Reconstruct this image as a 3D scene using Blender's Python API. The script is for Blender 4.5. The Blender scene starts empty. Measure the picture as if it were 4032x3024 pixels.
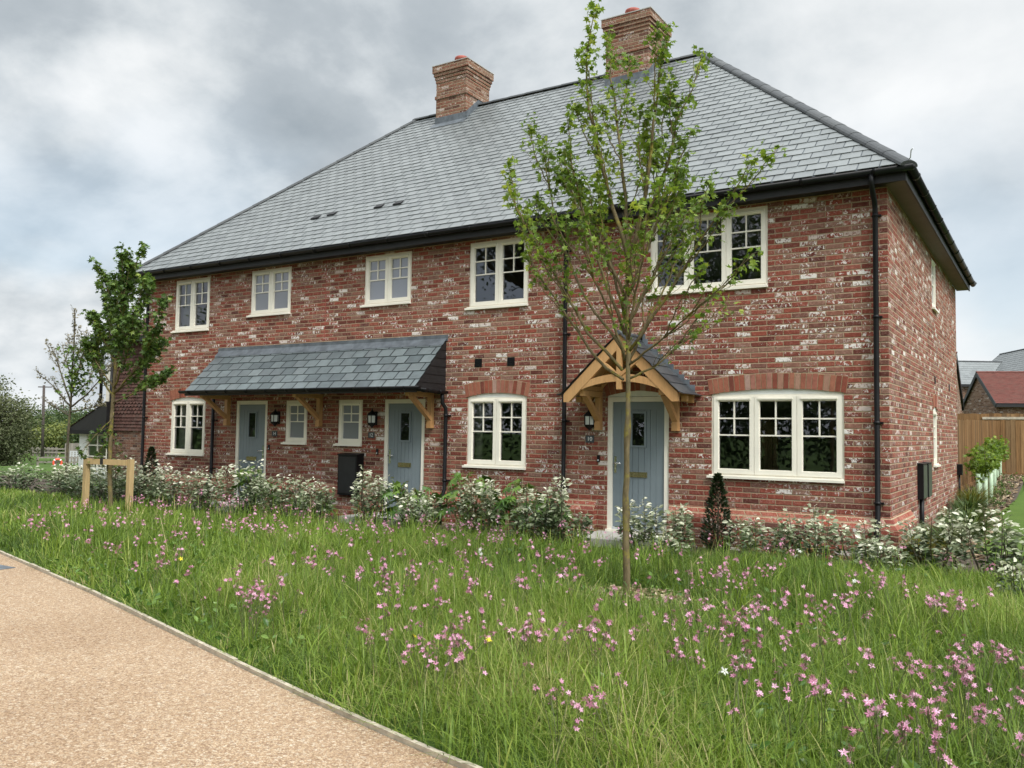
import bpy, math, random
import numpy as np
from mathutils import Vector, Matrix
random.seed(7)
RNG = np.random.default_rng(11)
S = bpy.context.scene
COL = S.collection
PI = math.pi
# ------------------------------------------------------------------ materials
MATS = {}
class NT:
    """small helper round a node tree"""
    def __init__(s, tree): s.t = tree; s.n = tree.nodes; s.l = tree.links
    def new(s, typ, **kw):
        n = s.n.new(typ)
        for k, v in kw.items():
            if k == 'ins':
                for a, b in v.items():
                    if hasattr(b, 'is_linked') or hasattr(b, 'node'): s.l.new(b, n.inputs[a])
                    else: n.inputs[a].default_value = b
            else: setattr(n, k, v)
        return n
    def math(s, op, a, b=None, c=None, clamp=False):
        n = s.n.new('ShaderNodeMath'); n.operation = op; n.use_clamp = clamp
        for i, v in enumerate((a, b, c)):
            if v is None: continue
            if hasattr(v, 'node'): s.l.new(v, n.inputs[i])
            else: n.inputs[i].default_value = v
        return n.outputs[0]
    def mix(s, f, a, b, blend='MIX'):
        n = s.n.new('ShaderNodeMix'); n.data_type = 'RGBA'; n.blend_type = blend
        for i, v in ((0, f), (6, a), (7, b)):
            if hasattr(v, 'node'): s.l.new(v, n.inputs[i])
            elif i == 0: n.inputs[0].default_value = v
            else: n.inputs[i].default_value = (*v[:3], 1)
        return n.outputs[2]
    def ramp(s, f, stops, interp='LINEAR'):
        n = s.n.new('ShaderNodeValToRGB'); cr = n.color_ramp; cr.interpolation = interp
        while len(cr.elements) < len(stops): cr.elements.new(0.5)
        for e, (p, c) in zip(cr.elements, stops):
            e.position = p; e.color = (*c[:3], 1) if len(c) < 4 else c
        s.l.new(f, n.inputs[0]); return n.outputs[0]
    def noise(s, vec, scale, detail=3, rough=.55, dist=0.0, out=0):
        n = s.n.new('ShaderNodeTexNoise')
        n.inputs['Scale'].default_value = scale; n.inputs['Detail'].default_value = detail
        n.inputs['Roughness'].default_value = rough; n.inputs['Distortion'].default_value = dist
        if vec is not None: s.l.new(vec, n.inputs['Vector'])
        return n.outputs[out]
    def smooth(s, x, a, b):
        n = s.n.new('ShaderNodeMapRange'); n.interpolation_type = 'SMOOTHSTEP'
        n.inputs[1].default_value = a; n.inputs[2].default_value = b
        s.l.new(x, n.inputs[0]); return n.outputs[0]
def newmat(name):
    m = bpy.data.materials.new(name); m.use_nodes = True
    t = NT(m.node_tree); b = m.node_tree.nodes['Principled BSDF']; MATS[name] = m
    return m, t, b
def setc(t, b, sock, v):
    if hasattr(v, 'node'): t.l.new(v, b.inputs[sock])
    elif isinstance(v, (tuple, list)): b.inputs[sock].default_value = (*v[:3], 1)
    else: b.inputs[sock].default_value = v
def simple(name, col, rough=.5, metal=0.0, var=.12, scale=9.0, bump=0.0, bscale=60, coords='Object', spec=.5):
    m, t, b = newmat(name)
    tc = t.new('ShaderNodeTexCoord').outputs[coords]
    nz = t.noise(tc, scale, 5, .6)
    c = t.mix(t.math('MULTIPLY', t.smooth(nz, .3, .75), 1.0), tuple(x*(1-var) for x in col), tuple(min(1, x*(1+var)) for x in col))
    setc(t, b, 'Base Color', c); setc(t, b, 'Roughness', rough); setc(t, b, 'Metallic', metal)
    b.inputs['Specular IOR Level'].default_value = spec
    if bump:
        bn = t.new('ShaderNodeBump'); bn.inputs['Strength'].default_value = bump; bn.inputs['Distance'].default_value = .01
        t.l.new(t.noise(tc, bscale, 4), bn.inputs['Height']); t.l.new(bn.outputs[0], b.inputs['Normal'])
    return m
def brick_mat(name, pal, mortar, white=(.80, .77, .73), wamt=1.0, bl=.225, bh=.075, seed=0.0, joint=.0055, dust=.55):
    m, t, b = newmat(name)
    tc = t.new('ShaderNodeTexCoord').outputs['Object']
    sp = t.new('ShaderNodeSeparateXYZ'); t.l.new(tc, sp.inputs[0])
    wob = t.noise(tc, 22, 3, .6, out=1); ws = t.new('ShaderNodeSeparateXYZ'); t.l.new(wob, ws.inputs[0])
    u = t.math('ADD', sp.outputs[0], sp.outputs[1])
    u = t.math('MULTIPLY_ADD', t.math('SUBTRACT', ws.outputs[0], .5), .022, u)
    v = t.math('MULTIPLY_ADD', t.math('SUBTRACT', ws.outputs[1], .5), .014, sp.outputs[2])
    rv = t.math('DIVIDE', v, bh); row = t.math('FLOOR', rv); fy = t.math('SUBTRACT', rv, row)
    sh = t.math('MULTIPLY', t.math('FLOORED_MODULO', row, 2.0), .5)
    cu = t.math('ADD', t.math('DIVIDE', u, bl), sh); colm = t.math('FLOOR', cu); fx = t.math('SUBTRACT', cu, colm)
    cmb = t.new('ShaderNodeCombineXYZ'); t.l.new(colm, cmb.inputs[0]); t.l.new(row, cmb.inputs[1]); cmb.inputs[2].default_value = seed + .5
    wn = t.new('ShaderNodeTexWhiteNoise'); wn.noise_dimensions = '3D'; t.l.new(cmb.outputs[0], wn.inputs['Vector'])
    rs = t.new('ShaderNodeSeparateColor'); t.l.new(wn.outputs['Color'], rs.inputs[0])
    r1, r2, r3 = rs.outputs[0], rs.outputs[1], rs.outputs[2]
    dx = t.math('MULTIPLY', t.math('MINIMUM', fx, t.math('SUBTRACT', 1.0, fx)), bl*1.35)
    dy = t.math('MULTIPLY', t.math('MINIMUM', fy, t.math('SUBTRACT', 1.0, fy)), bh)
    d = t.math('MINIMUM', dx, dy)
    mask = t.smooth(d, joint*.55, joint*1.5)
    base = t.ramp(r1, pal)
    # faces are blotchy inside one brick
    shift = t.new('ShaderNodeVectorMath', operation='MULTIPLY_ADD'); t.l.new(wn.outputs['Color'], shift.inputs[0]); shift.inputs[1].default_value = (7, 5, 9); t.l.new(tc, shift.inputs[2])
    n1 = t.noise(shift.outputs[0], 26, 5, .65)
    base = t.mix(t.smooth(n1, .35, .75), t.mix(.5, base, (.35, .30, .28), 'MULTIPLY'), base)
    n4 = t.noise(shift.outputs[0], 55, 4, .7)
    base = t.mix(t.math('MULTIPLY', t.smooth(n1, .50, .85), .5), base, (.42, .29, .23))
    base = t.mix(t.math('MULTIPLY', t.math('MULTIPLY', t.smooth(n4, .52, .72), t.smooth(r3, .25, .8)), dust), base, (.56, .40, .36))
    # limewash flakes: most bricks none, some a patch, a few nearly whole
    st = t.new('ShaderNodeMapping'); t.l.new(shift.outputs[0], st.inputs[0]); st.inputs['Scale'].default_value = (1.0, 1.0, .8); st.inputs['Rotation'].default_value = (.3, .5, .4)
    n2 = t.noise(st.outputs[0], 27, 4, .66, .6)
    th = t.ramp(r2, [(0, (.99,)*3), (.30, (.78,)*3), (.48, (.61,)*3), (.76, (.555,)*3), (.94, (.50,)*3), (1, (.40,)*3)])
    wmask = t.math('MULTIPLY', t.smooth(t.math('SUBTRACT', n2, th), -.01, .05), wamt, clamp=True)
    wcol = t.mix(t.math('POWER', r3, 1.6), white, (white[0]*.62, white[1]*.50, white[2]*.46))
    base = t.mix(wmask, base, wcol)
    nm = t.noise(tc, 70, 3)
    mort = t.mix(nm, tuple(x*.7 for x in mortar), tuple(x*1.25 for x in mortar))
    c = t.mix(mask, mort, base)
    big = t.noise(tc, .9, 3)
    c = t.mix(t.math('MULTIPLY', t.smooth(big, .3, .7), .18), c, (.5, .47, .45), 'MULTIPLY')
    setc(t, b, 'Base Color', c); setc(t, b, 'Roughness', .88); b.inputs['Specular IOR Level'].default_value = .25
    h = t.math('ADD', t.math('MULTIPLY', mask, 1.0), t.math('MULTIPLY', n1, .5))
    bn = t.new('ShaderNodeBump'); bn.inputs['Strength'].default_value = .9; bn.inputs['Distance'].default_value = .012
    t.l.new(h, bn.inputs['Height']); t.l.new(bn.outputs[0], b.inputs['Normal'])
    return m
def island_mat(name, stops, rough=.5, nscale=8, namt=.3, bump=.15, spec=.5, grain=None):
    m, t, b = newmat(name)
    g = t.new('ShaderNodeNewGeometry').outputs['Random Per Island']
    tc = t.new('ShaderNodeTexCoord').outputs['Object']
    vec = tc
    if grain:
        mp = t.new('ShaderNodeMapping'); mp.inputs['Scale'].default_value = grain; t.l.new(tc, mp.inputs[0]); vec = mp.outputs[0]
    off = t.new('ShaderNodeVectorMath', operation='ADD'); t.l.new(vec, off.inputs[0])
    cx = t.new('ShaderNodeCombineXYZ'); t.l.new(t.math('MULTIPLY', g, 37.0), cx.inputs[0]); t.l.new(t.math('MULTIPLY', g, 91.0), cx.inputs[2]); t.l.new(cx.outputs[0], off.inputs[1])
    n = t.noise(off.outputs[0], nscale, 5, .6, .4)
    c = t.ramp(g, stops)
    c = t.mix(t.math('MULTIPLY', t.smooth(n, .3, .75), namt), c, (.45, .45, .45), 'MULTIPLY')
    setc(t, b, 'Base Color', c); setc(t, b, 'Roughness', rough); b.inputs['Specular IOR Level'].default_value = spec
    if bump:
        bn = t.new('ShaderNodeBump'); bn.inputs['Strength'].default_value = bump; bn.inputs['Distance'].default_value = .01
        t.l.new(t.noise(off.outputs[0], nscale*5, 4), bn.inputs['Height']); t.l.new(bn.outputs[0], b.inputs['Normal'])
    return m
def leaf_mat(name, stops, rough=.5, trans=.35, attr='tint', spec=.35):
    m, t, b = newmat(name)
    at = t.new('ShaderNodeAttribute', attribute_name=attr).outputs['Fac']
    c = t.ramp(at, stops)
    setc(t, b, 'Base Color', c); setc(t, b, 'Roughness', rough); b.inputs['Specular IOR Level'].default_value = spec
    tr = t.new('ShaderNodeBsdfTranslucent'); t.l.new(t.mix(.35, c, (.9, 1.0, .3), 'MULTIPLY'), tr.inputs[0]); 
    mx = t.new('ShaderNodeMixShader'); mx.inputs[0].default_value = trans
    t.l.new(b.outputs[0], mx.inputs[1]); t.l.new(tr.outputs[0], mx.inputs[2])
    t.l.new(mx.outputs[0], t.n['Material Output'].inputs[0])
    return m
def glass_mat(name, frosted=False):
    m, t, b = newmat(name); t.n.remove(b)
    gl = t.new('ShaderNodeBsdfGlossy'); gl.inputs['Roughness'].default_value = .18 if frosted else .0
    gl.inputs['Color'].default_value = (.93, .93, 1.0, 1)
    if not frosted:
        tc = t.new('ShaderNodeTexCoord').outputs['Object']
        bn = t.new('ShaderNodeBump'); bn.inputs['Strength'].default_value = .04; bn.inputs['Distance'].default_value = .02
        t.l.new(t.noise(tc, 2.2, 2), bn.inputs['Height']); t.l.new(bn.outputs[0], gl.inputs['Normal'])
    fr = t.new('ShaderNodeFresnel'); fr.inputs[0].default_value = 1.95
    if frosted:
        un = t.new('ShaderNodeBsdfDiffuse'); un.inputs[0].default_value = (.20, .21, .235, 1)
    else:
        un = t.new('ShaderNodeBsdfTransparent'); un.inputs[0].default_value = (.80, .84, .82, 1)
    mx = t.new('ShaderNodeMixShader'); t.l.new(t.math('MULTIPLY', fr.outputs[0], 1.25, clamp=True), mx.inputs[0])
    t.l.new(un.outputs[0], mx.inputs[1]); t.l.new(gl.outputs[0], mx.inputs[2]); t.l.new(mx.outputs[0], t.n['Material Output'].inputs[0])
    return m
RED = [(0, (.13, .042, .032)), (.15, (.25, .064, .044)), (.42, (.34, .088, .058)), (.62, (.32, .122, .084)), (.82, (.31, .172, .128)), (1, (.20, .080, .060))]
brick_mat('red_brick', RED, (.37, .275, .18), joint=.0078, wamt=.9)
brick_mat('chimney_brick', [(0, (.12, .055, .038)), (.3, (.24, .10, .062)), (.6, (.29, .14, .088)), (1, (.25, .155, .11))], (.34, .27, .18), wamt=.45, seed=31, joint=.0075)
brick_mat('plinth_brick', [(0, (.36, .085, .055)), (.5, (.42, .15, .10)), (1, (.26, .065, .05))], (.45, .34, .22), wamt=.3, bh=.071, seed=4, joint=.008)
brick_mat('brown_brick', [(0, (.07, .035, .03)), (.35, (.15, .07, .05)), (.7, (.24, .11, .075)), (1, (.20, .13, .10))], (.28, .22, .15), wamt=.25, seed=9)
brick_mat('garage_brick', [(0, (.14, .07, .045)), (.5, (.27, .15, .10)), (1, (.33, .21, .15))], (.36, .28, .19), wamt=.55, seed=14)
brick_mat('plain_tile', [(0, (.13, .055, .045)), (.5, (.19, .085, .068)), (1, (.16, .085, .07))], (.035, .018, .016), wamt=0, bl=.165, bh=.10, seed=21, joint=.004)
island_mat('arch_brick', [(0, (.18, .055, .038)), (.2, (.30, .085, .052)), (.45, (.36, .15, .095)), (.6, (.24, .07, .045)), (.75, (.40, .25, .18)), (.9, (.31, .10, .065)), (1, (.5, .40, .34))], .88, 14, .45, .5, .25)
simple('mortar', (.36, .27, .17), .95, var=.2, scale=40)
island_mat('slate', [(0, (.155, .168, .170)), (.3, (.185, .200, .200)), (.7, (.205, .220, .220)), (1, (.172, .185, .187))], .42, 7, .35, .12, .5)
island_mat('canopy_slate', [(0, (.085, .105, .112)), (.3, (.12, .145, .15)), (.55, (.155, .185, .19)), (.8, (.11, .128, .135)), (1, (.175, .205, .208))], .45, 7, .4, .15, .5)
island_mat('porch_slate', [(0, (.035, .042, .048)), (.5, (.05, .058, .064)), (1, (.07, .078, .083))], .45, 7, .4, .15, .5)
island_mat('ridge_tile', [(0, (.075, .08, .085)), (1, (.105, .11, .113))], .7, 20, .4, .3, .3)
island_mat('red_tile', [(0, (.12, .042, .032)), (.5, (.155, .052, .040)), (1, (.135, .058, .044))], .85, 3, .3, 0, .3)
simple('lead', (.10, .115, .13), .55, var=.35, scale=6)
simple('black_plastic', (.008, .008, .009), .45, var=.25, scale=5, spec=.22)
simple('black_board', (.010, .010, .011), .55, var=.3, scale=7)
simple('soffit_board', (.12, .082, .078), .6, var=.1, scale=3)
simple('cream_paint', (.80, .76, .66), .35, var=.05, scale=3)
simple('white_board', (.78, .79, .76), .5, var=.05, scale=6)
simple('door_paint', (.175, .212, .232), .42, var=.05, scale=2.2)
simple('chrome', (.75, .75, .73), .15, metal=1.0, var=.05)
simple('brass', (.35, .33, .22), .22, metal=1.0, var=.1)
simple('opal_glass', (.62, .64, .62), .25, var=.05)
simple('sign_slate', (.045, .052, .058), .6, var=.15, scale=30)
simple('white_paint', (.85, .85, .83), .5, var=.02)
simple('plaster', (.34, .33, .30), .9, var=.05, scale=1)
simple('interior_floor', (.16, .12, .08), .6, var=.2, scale=3)
simple('terracotta', (.30, .075, .055), .75, var=.2, scale=10)
simple('green_grey_metal', (.045, .052, .042), .45, var=.2, scale=6)
simple('concrete', (.40, .385, .35), .85, var=.15, scale=14, bump=.2)
simple('edging', (.46, .40, .31), .9, var=.25, scale=12, bump=.3)
simple('rubber', (.015, .015, .015), .7)
simple('guard_plastic', (.42, .54, .38), .45, var=.12, scale=9)
simple('ring_orange', (.75, .10, .05), .45, var=.15)
simple('pole_wood', (.065, .05, .045), .85, var=.3, scale=10)
simple('pale_metal', (.52, .54, .56), .5, var=.1)
island_mat('oak', [(0, (.50, .28, .115)), (.5, (.56, .325, .14)), (1, (.47, .25, .10))], .55, 5, .35, .1, .4, grain=(9, 9, 1.2))
island_mat('stake_wood', [(0, (.44, .31, .15)), (1, (.50, .36, .18))], .75, 6, .35, .25, .3, grain=(8, 8, .8))
island_mat('fence_board', [(0, (.15, .08, .036)), (.3, (.30, .165, .07)), (.6, (.22, .118, .05)), (.85, (.36, .215, .10)), (1, (.09, .058, .034))], .85, 4, .75, .3, .25, grain=(9, 9, .5))
island_mat('grey_board', [(0, (.20, .18, .155)), (1, (.28, .25, .215))], .85, 4, .4, .2, .25)
glass_mat('window_glass'); glass_mat('obscure_glass', True)
def bark(name, c1, c2, c3, s=1.0):
    m, t, b = newmat(name)
    tc = t.new('ShaderNodeTexCoord').outputs['Object']
    mp = t.new('ShaderNodeMapping'); mp.inputs['Scale'].default_value = (1, 1, .35); t.l.new(tc, mp.inputs[0])
    n = t.noise(mp.outputs[0], 24*s, 5, .65); n2 = t.noise(tc, 5*s, 5, .7)
    c = t.mix(t.smooth(n, .3, .7), c1, c2); c = t.mix(t.math('MULTIPLY', t.smooth(n2, .5, .62), .85), c, c3)
    setc(t, b, 'Base Color', c); setc(t, b, 'Roughness', .9); b.inputs['Specular IOR Level'].default_value = .2
    bn = t.new('ShaderNodeBump'); bn.inputs['Strength'].default_value = .6; bn.inputs['Distance'].default_value = .01
    t.l.new(n, bn.inputs['Height']); t.l.new(bn.outputs[0], b.inputs['Normal'])
bark('bark', (.09, .07, .035), (.17, .135, .075), (.21, .18, .035))
bark('grey_bark', (.06, .05, .035), (.12, .10, .07), (.13, .12, .06))
leaf_mat('maple_leaf', [(0, (.075, .125, .020)), (.4, (.15, .235, .032)), (.75, (.25, .345, .045)), (1, (.42, .47, .07))], .42, .45)
leaf_mat('deep_leaf', [(0, (.045, .085, .018)), (.5, (.085, .15, .028)), (.85, (.15, .23, .038)), (1, (.27, .34, .06))], .42, .33)
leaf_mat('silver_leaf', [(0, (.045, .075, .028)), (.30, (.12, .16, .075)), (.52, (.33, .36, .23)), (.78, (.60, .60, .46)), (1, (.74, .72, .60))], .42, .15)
leaf_mat('palm_leaf', [(0, (.030, .075, .014)), (.5, (.07, .15, .022)), (1, (.18, .28, .05))], .3, .25, spec=.5)
leaf_mat('dark_leaf', [(0, (.012, .022, .008)), (1, (.035, .055, .018))], .35, .12, spec=.5)
leaf_mat('willow_leaf', [(0, (.060, .072, .032)), (.5, (.105, .122, .055)), (1, (.18, .19, .095))], .6, .3)
leaf_mat('wood_leaf', [(0, (.030, .052, .020)), (.5, (.060, .098, .032)), (.9, (.12, .165, .050)), (1, (.20, .23, .07))], .6, .3)
leaf_mat('yellow_leaf', [(0, (.10, .14, .05)), (1, (.30, .32, .08))], .6, .3)
leaf_mat('blossom_pale', [(0, (.14, .13, .075)), (.6, (.26, .23, .16)), (1, (.40, .36, .30))], .6, .3)
leaf_mat('grass_blade', [(0, (.038, .066, .012)), (.3, (.085, .145, .020)), (.6, (.155, .245, .030)), (.85, (.26, .35, .050)), (.95, (.36, .38, .11)), (1, (.46, .40, .19))], .5, .38)
leaf_mat('sedge_blade', [(0, (.02, .045, .010)), (.6, (.06, .11, .018)), (1, (.13, .16, .025))], .4, .25)
leaf_mat('olive_blade', [(0, (.07, .08, .012)), (.6, (.15, .16, .02)), (1, (.26, .23, .03))], .4, .3)
leaf_mat('pink_petal', [(0, (.26, .10, .13)), (.25, (.50, .21, .31)), (.6, (.74, .34, .52)), (1, (.84, .53, .68))], .6, .3)
leaf_mat('white_petal', [(0, (.6, .6, .55)), (1, (.8, .8, .76))], .6, .3)
leaf_mat('yellow_petal', [(0, (.75, .60, .02)), (1, (.85, .72, .04))], .5, .2)
leaf_mat('wood_chip', [(0, (.12, .075, .04)), (.6, (.30, .22, .14)), (1, (.55, .45, .33))], .9, .0)
def ground_mats():
    m, t, b = newmat('meadow_soil')
    tc = t.new('ShaderNodeTexCoord').outputs['Object']
    n = t.noise(tc, 3.5, 6, .65); n2 = t.noise(tc, .12, 4, .6); n3 = t.noise(tc, 28, 4, .7)
    c = t.ramp(n, [(.25, (.022, .035, .010)), (.55, (.045, .080, .016)), (.8, (.075, .12, .025))])
    c = t.mix(t.smooth(n2, .35, .7), c, (.085, .145, .032)); c = t.mix(t.math('MULTIPLY', t.smooth(n3, .45, .7), .5), c, (.03, .05, .012))
    setc(t, b, 'Base Color', c); setc(t, b, 'Roughness', .95); b.inputs['Specular IOR Level'].default_value = .1
    m, t, b = newmat('lawn_turf')
    tc = t.new('ShaderNodeTexCoord').outputs['Object']
    n = t.noise(tc, 60, 5, .7); n2 = t.noise(tc, 1.3, 3)
    c = t.mix(t.smooth(n, .3, .7), (.045, .085, .014), (.095, .155, .026)); c = t.mix(t.math('MULTIPLY', t.smooth(n2, .4, .7), .4), c, (.11, .17, .03))
    setc(t, b, 'Base Color', c); setc(t, b, 'Roughness', .9); b.inputs['Specular IOR Level'].default_value = .15
    m, t, b = newmat('bed_soil')
    tc = t.new('ShaderNodeTexCoord').outputs['Object']
    n = t.noise(tc, 22, 6, .7)
    c = t.ramp(n, [(.3, (.025, .018, .012)), (.55, (.075, .055, .038)), (.75, (.17, .13, .09))])
    setc(t, b, 'Base Color', c); setc(t, b, 'Roughness', .95)
    bn = t.new('ShaderNodeBump'); bn.inputs['Strength'].default_value = .8; bn.inputs['Distance'].default_value = .02
    t.l.new(n, bn.inputs['Height']); t.l.new(bn.outputs[0], b.inputs['Normal'])
    m, t, b = newmat('resin_gravel')
    tc = t.new('ShaderNodeTexCoord').outputs['Object']
    vo = t.new('ShaderNodeTexVoronoi'); vo.inputs['Scale'].default_value = 115; t.l.new(tc, vo.inputs['Vector'])
    vb = t.new('ShaderNodeTexVoronoi'); vb.inputs['Scale'].default_value = 62; t.l.new(tc, vb.inputs['Vector'])
    sc = t.new('ShaderNodeSeparateColor'); t.l.new(vo.outputs['Color'], sc.inputs[0])
    sb = t.new('ShaderNodeSeparateColor'); t.l.new(vb.outputs['Color'], sb.inputs[0])
    c = t.ramp(sc.outputs[0], [(0, (.29, .185, .105)), (.25, (.43, .295, .180)), (.6, (.51, .365, .232)), (.85, (.56, .42, .285)), (1, (.64, .53, .39))])
    c = t.mix(t.math('MULTIPLY', t.smooth(sb.outputs[1], .78, .95), .65), c, (.23, .14, .085))
    c = t.mix(t.math('MULTIPLY', t.smooth(sb.outputs[2], .85, .97), .6), c, (.72, .62, .48))
    c = t.mix(t.math('MULTIPLY', t.smooth(vo.outputs['Distance'], .35, .75), .55), c, (.20, .13, .085))
    big = t.noise(tc, .7, 4, .6); c = t.mix(t.math('MULTIPLY', t.smooth(big, .4, .7), .30), c, (.62, .54, .46), 'MULTIPLY')
    st = t.noise(tc, 5.5, 5, .7); c = t.mix(t.math('MULTIPLY', t.smooth(st, .60, .74), .35), c, (.45, .36, .28), 'MULTIPLY')
    setc(t, b, 'Base Color', c); setc(t, b, 'Roughness', .85); b.inputs['Specular IOR Level'].default_value = .25
    bn = t.new('ShaderNodeBump'); bn.inputs['Strength'].default_value = .9; bn.inputs['Distance'].default_value = .008; bn.invert = True
    t.l.new(vo.outputs['Distance'], bn.inputs['Height']); t.l.new(bn.outputs[0], b.inputs['Normal'])
ground_mats()
# ------------------------------------------------------------------ mesh helpers
def link(o, parent=None):
    COL.objects.link(o)
    if parent is not None: o.parent = parent
    return o
def tag(o, label=None, cat=None, group=None, kind=None):
    if label: o['label'] = label
    if cat: o['category'] = cat
    if group: o['group'] = group
    if kind: o['kind'] = kind
    return o
def thing(name, loc, label, cat, group=None, rz=0.0):
    o = bpy.data.objects.new(name, None); o.empty_display_size = .2; COL.objects.link(o)
    o.location = loc; o.rotation_euler = (0, 0, rz)
    return tag(o, label, cat, group)
def wloc(o):
    v = Vector((0, 0, 0))
    while o is not None: v = v + Vector(o.location); o = o.parent
    return v
class MB:
    """collects shapes in world coordinates; build() links them as one mesh object"""
    def __init__(s): s.v = []; s.f = []; s.mi = []; s.cur = 0; s.sm = []
    def add(s, vs, fs, smooth=False):
        n = len(s.v); s.v += [tuple(p) for p in vs]
        for f in fs: s.f.append(tuple(i+n for i in f)); s.mi.append(s.cur); s.sm.append(smooth)
    def quad(s, a, b, c, d): s.add([a, b, c, d], [(0, 1, 2, 3)])
    def box(s, x0, x1, y0, y1, z0, z1, M=None):
        vs = [(x, y, z) for z in (z0, z1) for y in (y0, y1) for x in (x0, x1)]
        if M: vs = [M(*p) for p in vs]
        s.add(vs, [(0, 2, 3, 1), (4, 5, 7, 6), (0, 1, 5, 4), (2, 6, 7, 3), (0, 4, 6, 2), (1, 3, 7, 5)])
    def beam(s, p0, p1, w, h, up=(0, 0, 1)):
        p0, p1 = Vector(p0), Vector(p1); d = (p1-p0).normalized(); u = Vector(up)
        a = d.cross(u)
        if a.length < 1e-4: a = d.cross(Vector((1, 0, 0)))
        a.normalize(); b = a.cross(d)
        vs = []
        for p in (p0, p1):
            for i, j in ((-1, -1), (1, -1), (1, 1), (-1, 1)): vs.append(p+a*(w/2*i)+b*(h/2*j))
        s.add(vs, [(0, 1, 2, 3), (4, 7, 6, 5), (0, 4, 5, 1), (1, 5, 6, 2), (2, 6, 7, 3), (3, 7, 4, 0)])
    def prism(s, poly, axis, a0, a1):
        """poly of 2-D points swept along an axis: 'x' (y,z), 'y' (x,z), 'z' (x,y)"""
        def P(p, a):
            return {'x': (a, p[0], p[1]), 'y': (p[0], a, p[1]), 'z': (p[0], p[1], a)}[axis]
        n = len(poly); vs = [P(p, a0) for p in poly]+[P(p, a1) for p in poly]
        fs = [tuple(range(n))[::-1], tuple(range(n, 2*n))]+[(i, (i+1) % n, n+(i+1) % n, n+i) for i in range(n)]
        s.add(vs, fs)
    def tube(s, pts, rad, n=8, cap=True):
        pts = [Vector(p) for p in pts]
        if not hasattr(rad, '__len__'): rad = [rad]*len(pts)
        vs = []; ref = None
        for i, p in enumerate(pts):
            d = (pts[min(i+1, len(pts)-1)]-pts[max(i-1, 0)]).normalized()
            if ref is None: ref = Vector((1, 0, 0)) if abs(d.x) < .9 else Vector((0, 1, 0))
            a = d.cross(ref).normalized(); b = a.cross(d).normalized(); ref = -b if False else ref
            for k in range(n):
                th = 2*PI*k/n; vs.append(p+(a*math.cos(th)+b*math.sin(th))*rad[i])
        fs = []
        for i in range(len(pts)-1):
            for k in range(n): fs.append((i*n+k, i*n+(k+1) % n, (i+1)*n+(k+1) % n, (i+1)*n+k))
        s.add(vs, fs, True)
        if cap:
            m = len(s.v)-len(vs); s.f.append(tuple(m+k for k in range(n))[::-1]); s.f.append(tuple(m+(len(pts)-1)*n+k for k in range(n)))
            s.mi += [s.cur]*2; s.sm += [False]*2
    def lathe(s, prof, cx, cy, n=12, a0=0.0, a1=2*PI, smooth=True):
        full = abs(a1-a0-2*PI) < 1e-6; m = n if full else n+1
        vs = [(cx+r*math.cos(a0+(a1-a0)*k/n), cy+r*math.sin(a0+(a1-a0)*k/n), z) for r, z in prof for k in range(m)]
        fs = []
        for i in range(len(prof)-1):
            for k in range(n): fs.append((i*m+k, i*m+(k+1) % m, (i+1)*m+(k+1) % m, (i+1)*m+k))
        s.add(vs, fs, smooth)
    def build(s, name, mats, parent=None, loc=None):
        me = bpy.data.meshes.new(name); o = bpy.data.objects.new(name, me)
        L = wloc(parent) if parent is not None else Vector(loc or (0, 0, 0))
        me.from_pydata([(p[0]-L[0], p[1]-L[1], p[2]-L[2]) for p in s.v], [], s.f)
        for m in ([mats] if isinstance(mats, str) else mats): me.materials.append(MATS[m])
        me.polygons.foreach_set('material_index', s.mi); me.polygons.foreach_set('use_smooth', s.sm); me.update()
        if parent is None and loc is not None: o.location = loc
        return link(o, parent)
def np_mesh(name, V, faces, mat, parent=None, tint=None, loc=(0, 0, 0), smooth=False, mi=None):
    """V (n,3); faces: list of int arrays (m,k)"""
    me = bpy.data.meshes.new(name)
    V = np.asarray(V, np.float32)-np.asarray(tuple(wloc(parent)) if parent is not None else loc, np.float32)
    me.vertices.add(len(V)); me.vertices.foreach_set('co', V.ravel())
    li = np.concatenate([f.ravel() for f in faces]).astype(np.int32)
    tot = np.concatenate([np.full(len(f), f.shape[1]) for f in faces]).astype(np.int32)
    st = np.concatenate([[0], np.cumsum(tot)[:-1]]).astype(np.int32)
    me.loops.add(len(li)); me.loops.foreach_set('vertex_index', li)
    me.polygons.add(len(tot)); me.polygons.foreach_set('loop_start', st)
    me.polygons.foreach_set('use_smooth', np.full(len(tot), smooth))
    if mi is not None: me.polygons.foreach_set('material_index', np.asarray(mi, np.int32))
    for m in ([mat] if isinstance(mat, str) else mat): me.materials.append(MATS[m])
    if tint is not None:
        a = me.attributes.new('tint', 'FLOAT', 'POINT'); a.data.foreach_set('value', np.asarray(tint, np.float32))
    me.update(calc_edges=True); me.validate()
    o = bpy.data.objects.new(name, me)
    if parent is None: o.location = loc
    return link(o, parent)
def norm(a): return a/np.maximum(np.linalg.norm(a, axis=-1, keepdims=True), 1e-9)
def frames(axis, nrm):
    """columns side, length, normal"""
    y = norm(axis); x = norm(np.cross(y, nrm)); z = np.cross(x, y)
    return np.stack([x, y, z], -1)
def scatter(tv, tf, R, T, scale):
    """copies of a template (k,3) with rotations R (n,3,3), places T (n,3), scale (n,) or (n,3)"""
    sc = scale[:, None, None] if scale.ndim == 1 else scale[:, None, :]
    W = np.einsum('nij,nkj->nki', R, tv[None]*sc)+T[:, None]
    k = len(tv); off = (np.arange(len(T))*k)[:, None, None]
    return W.reshape(-1, 3), [(f[None]+off).reshape(-1, f.shape[1]) for f in tf]
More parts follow.
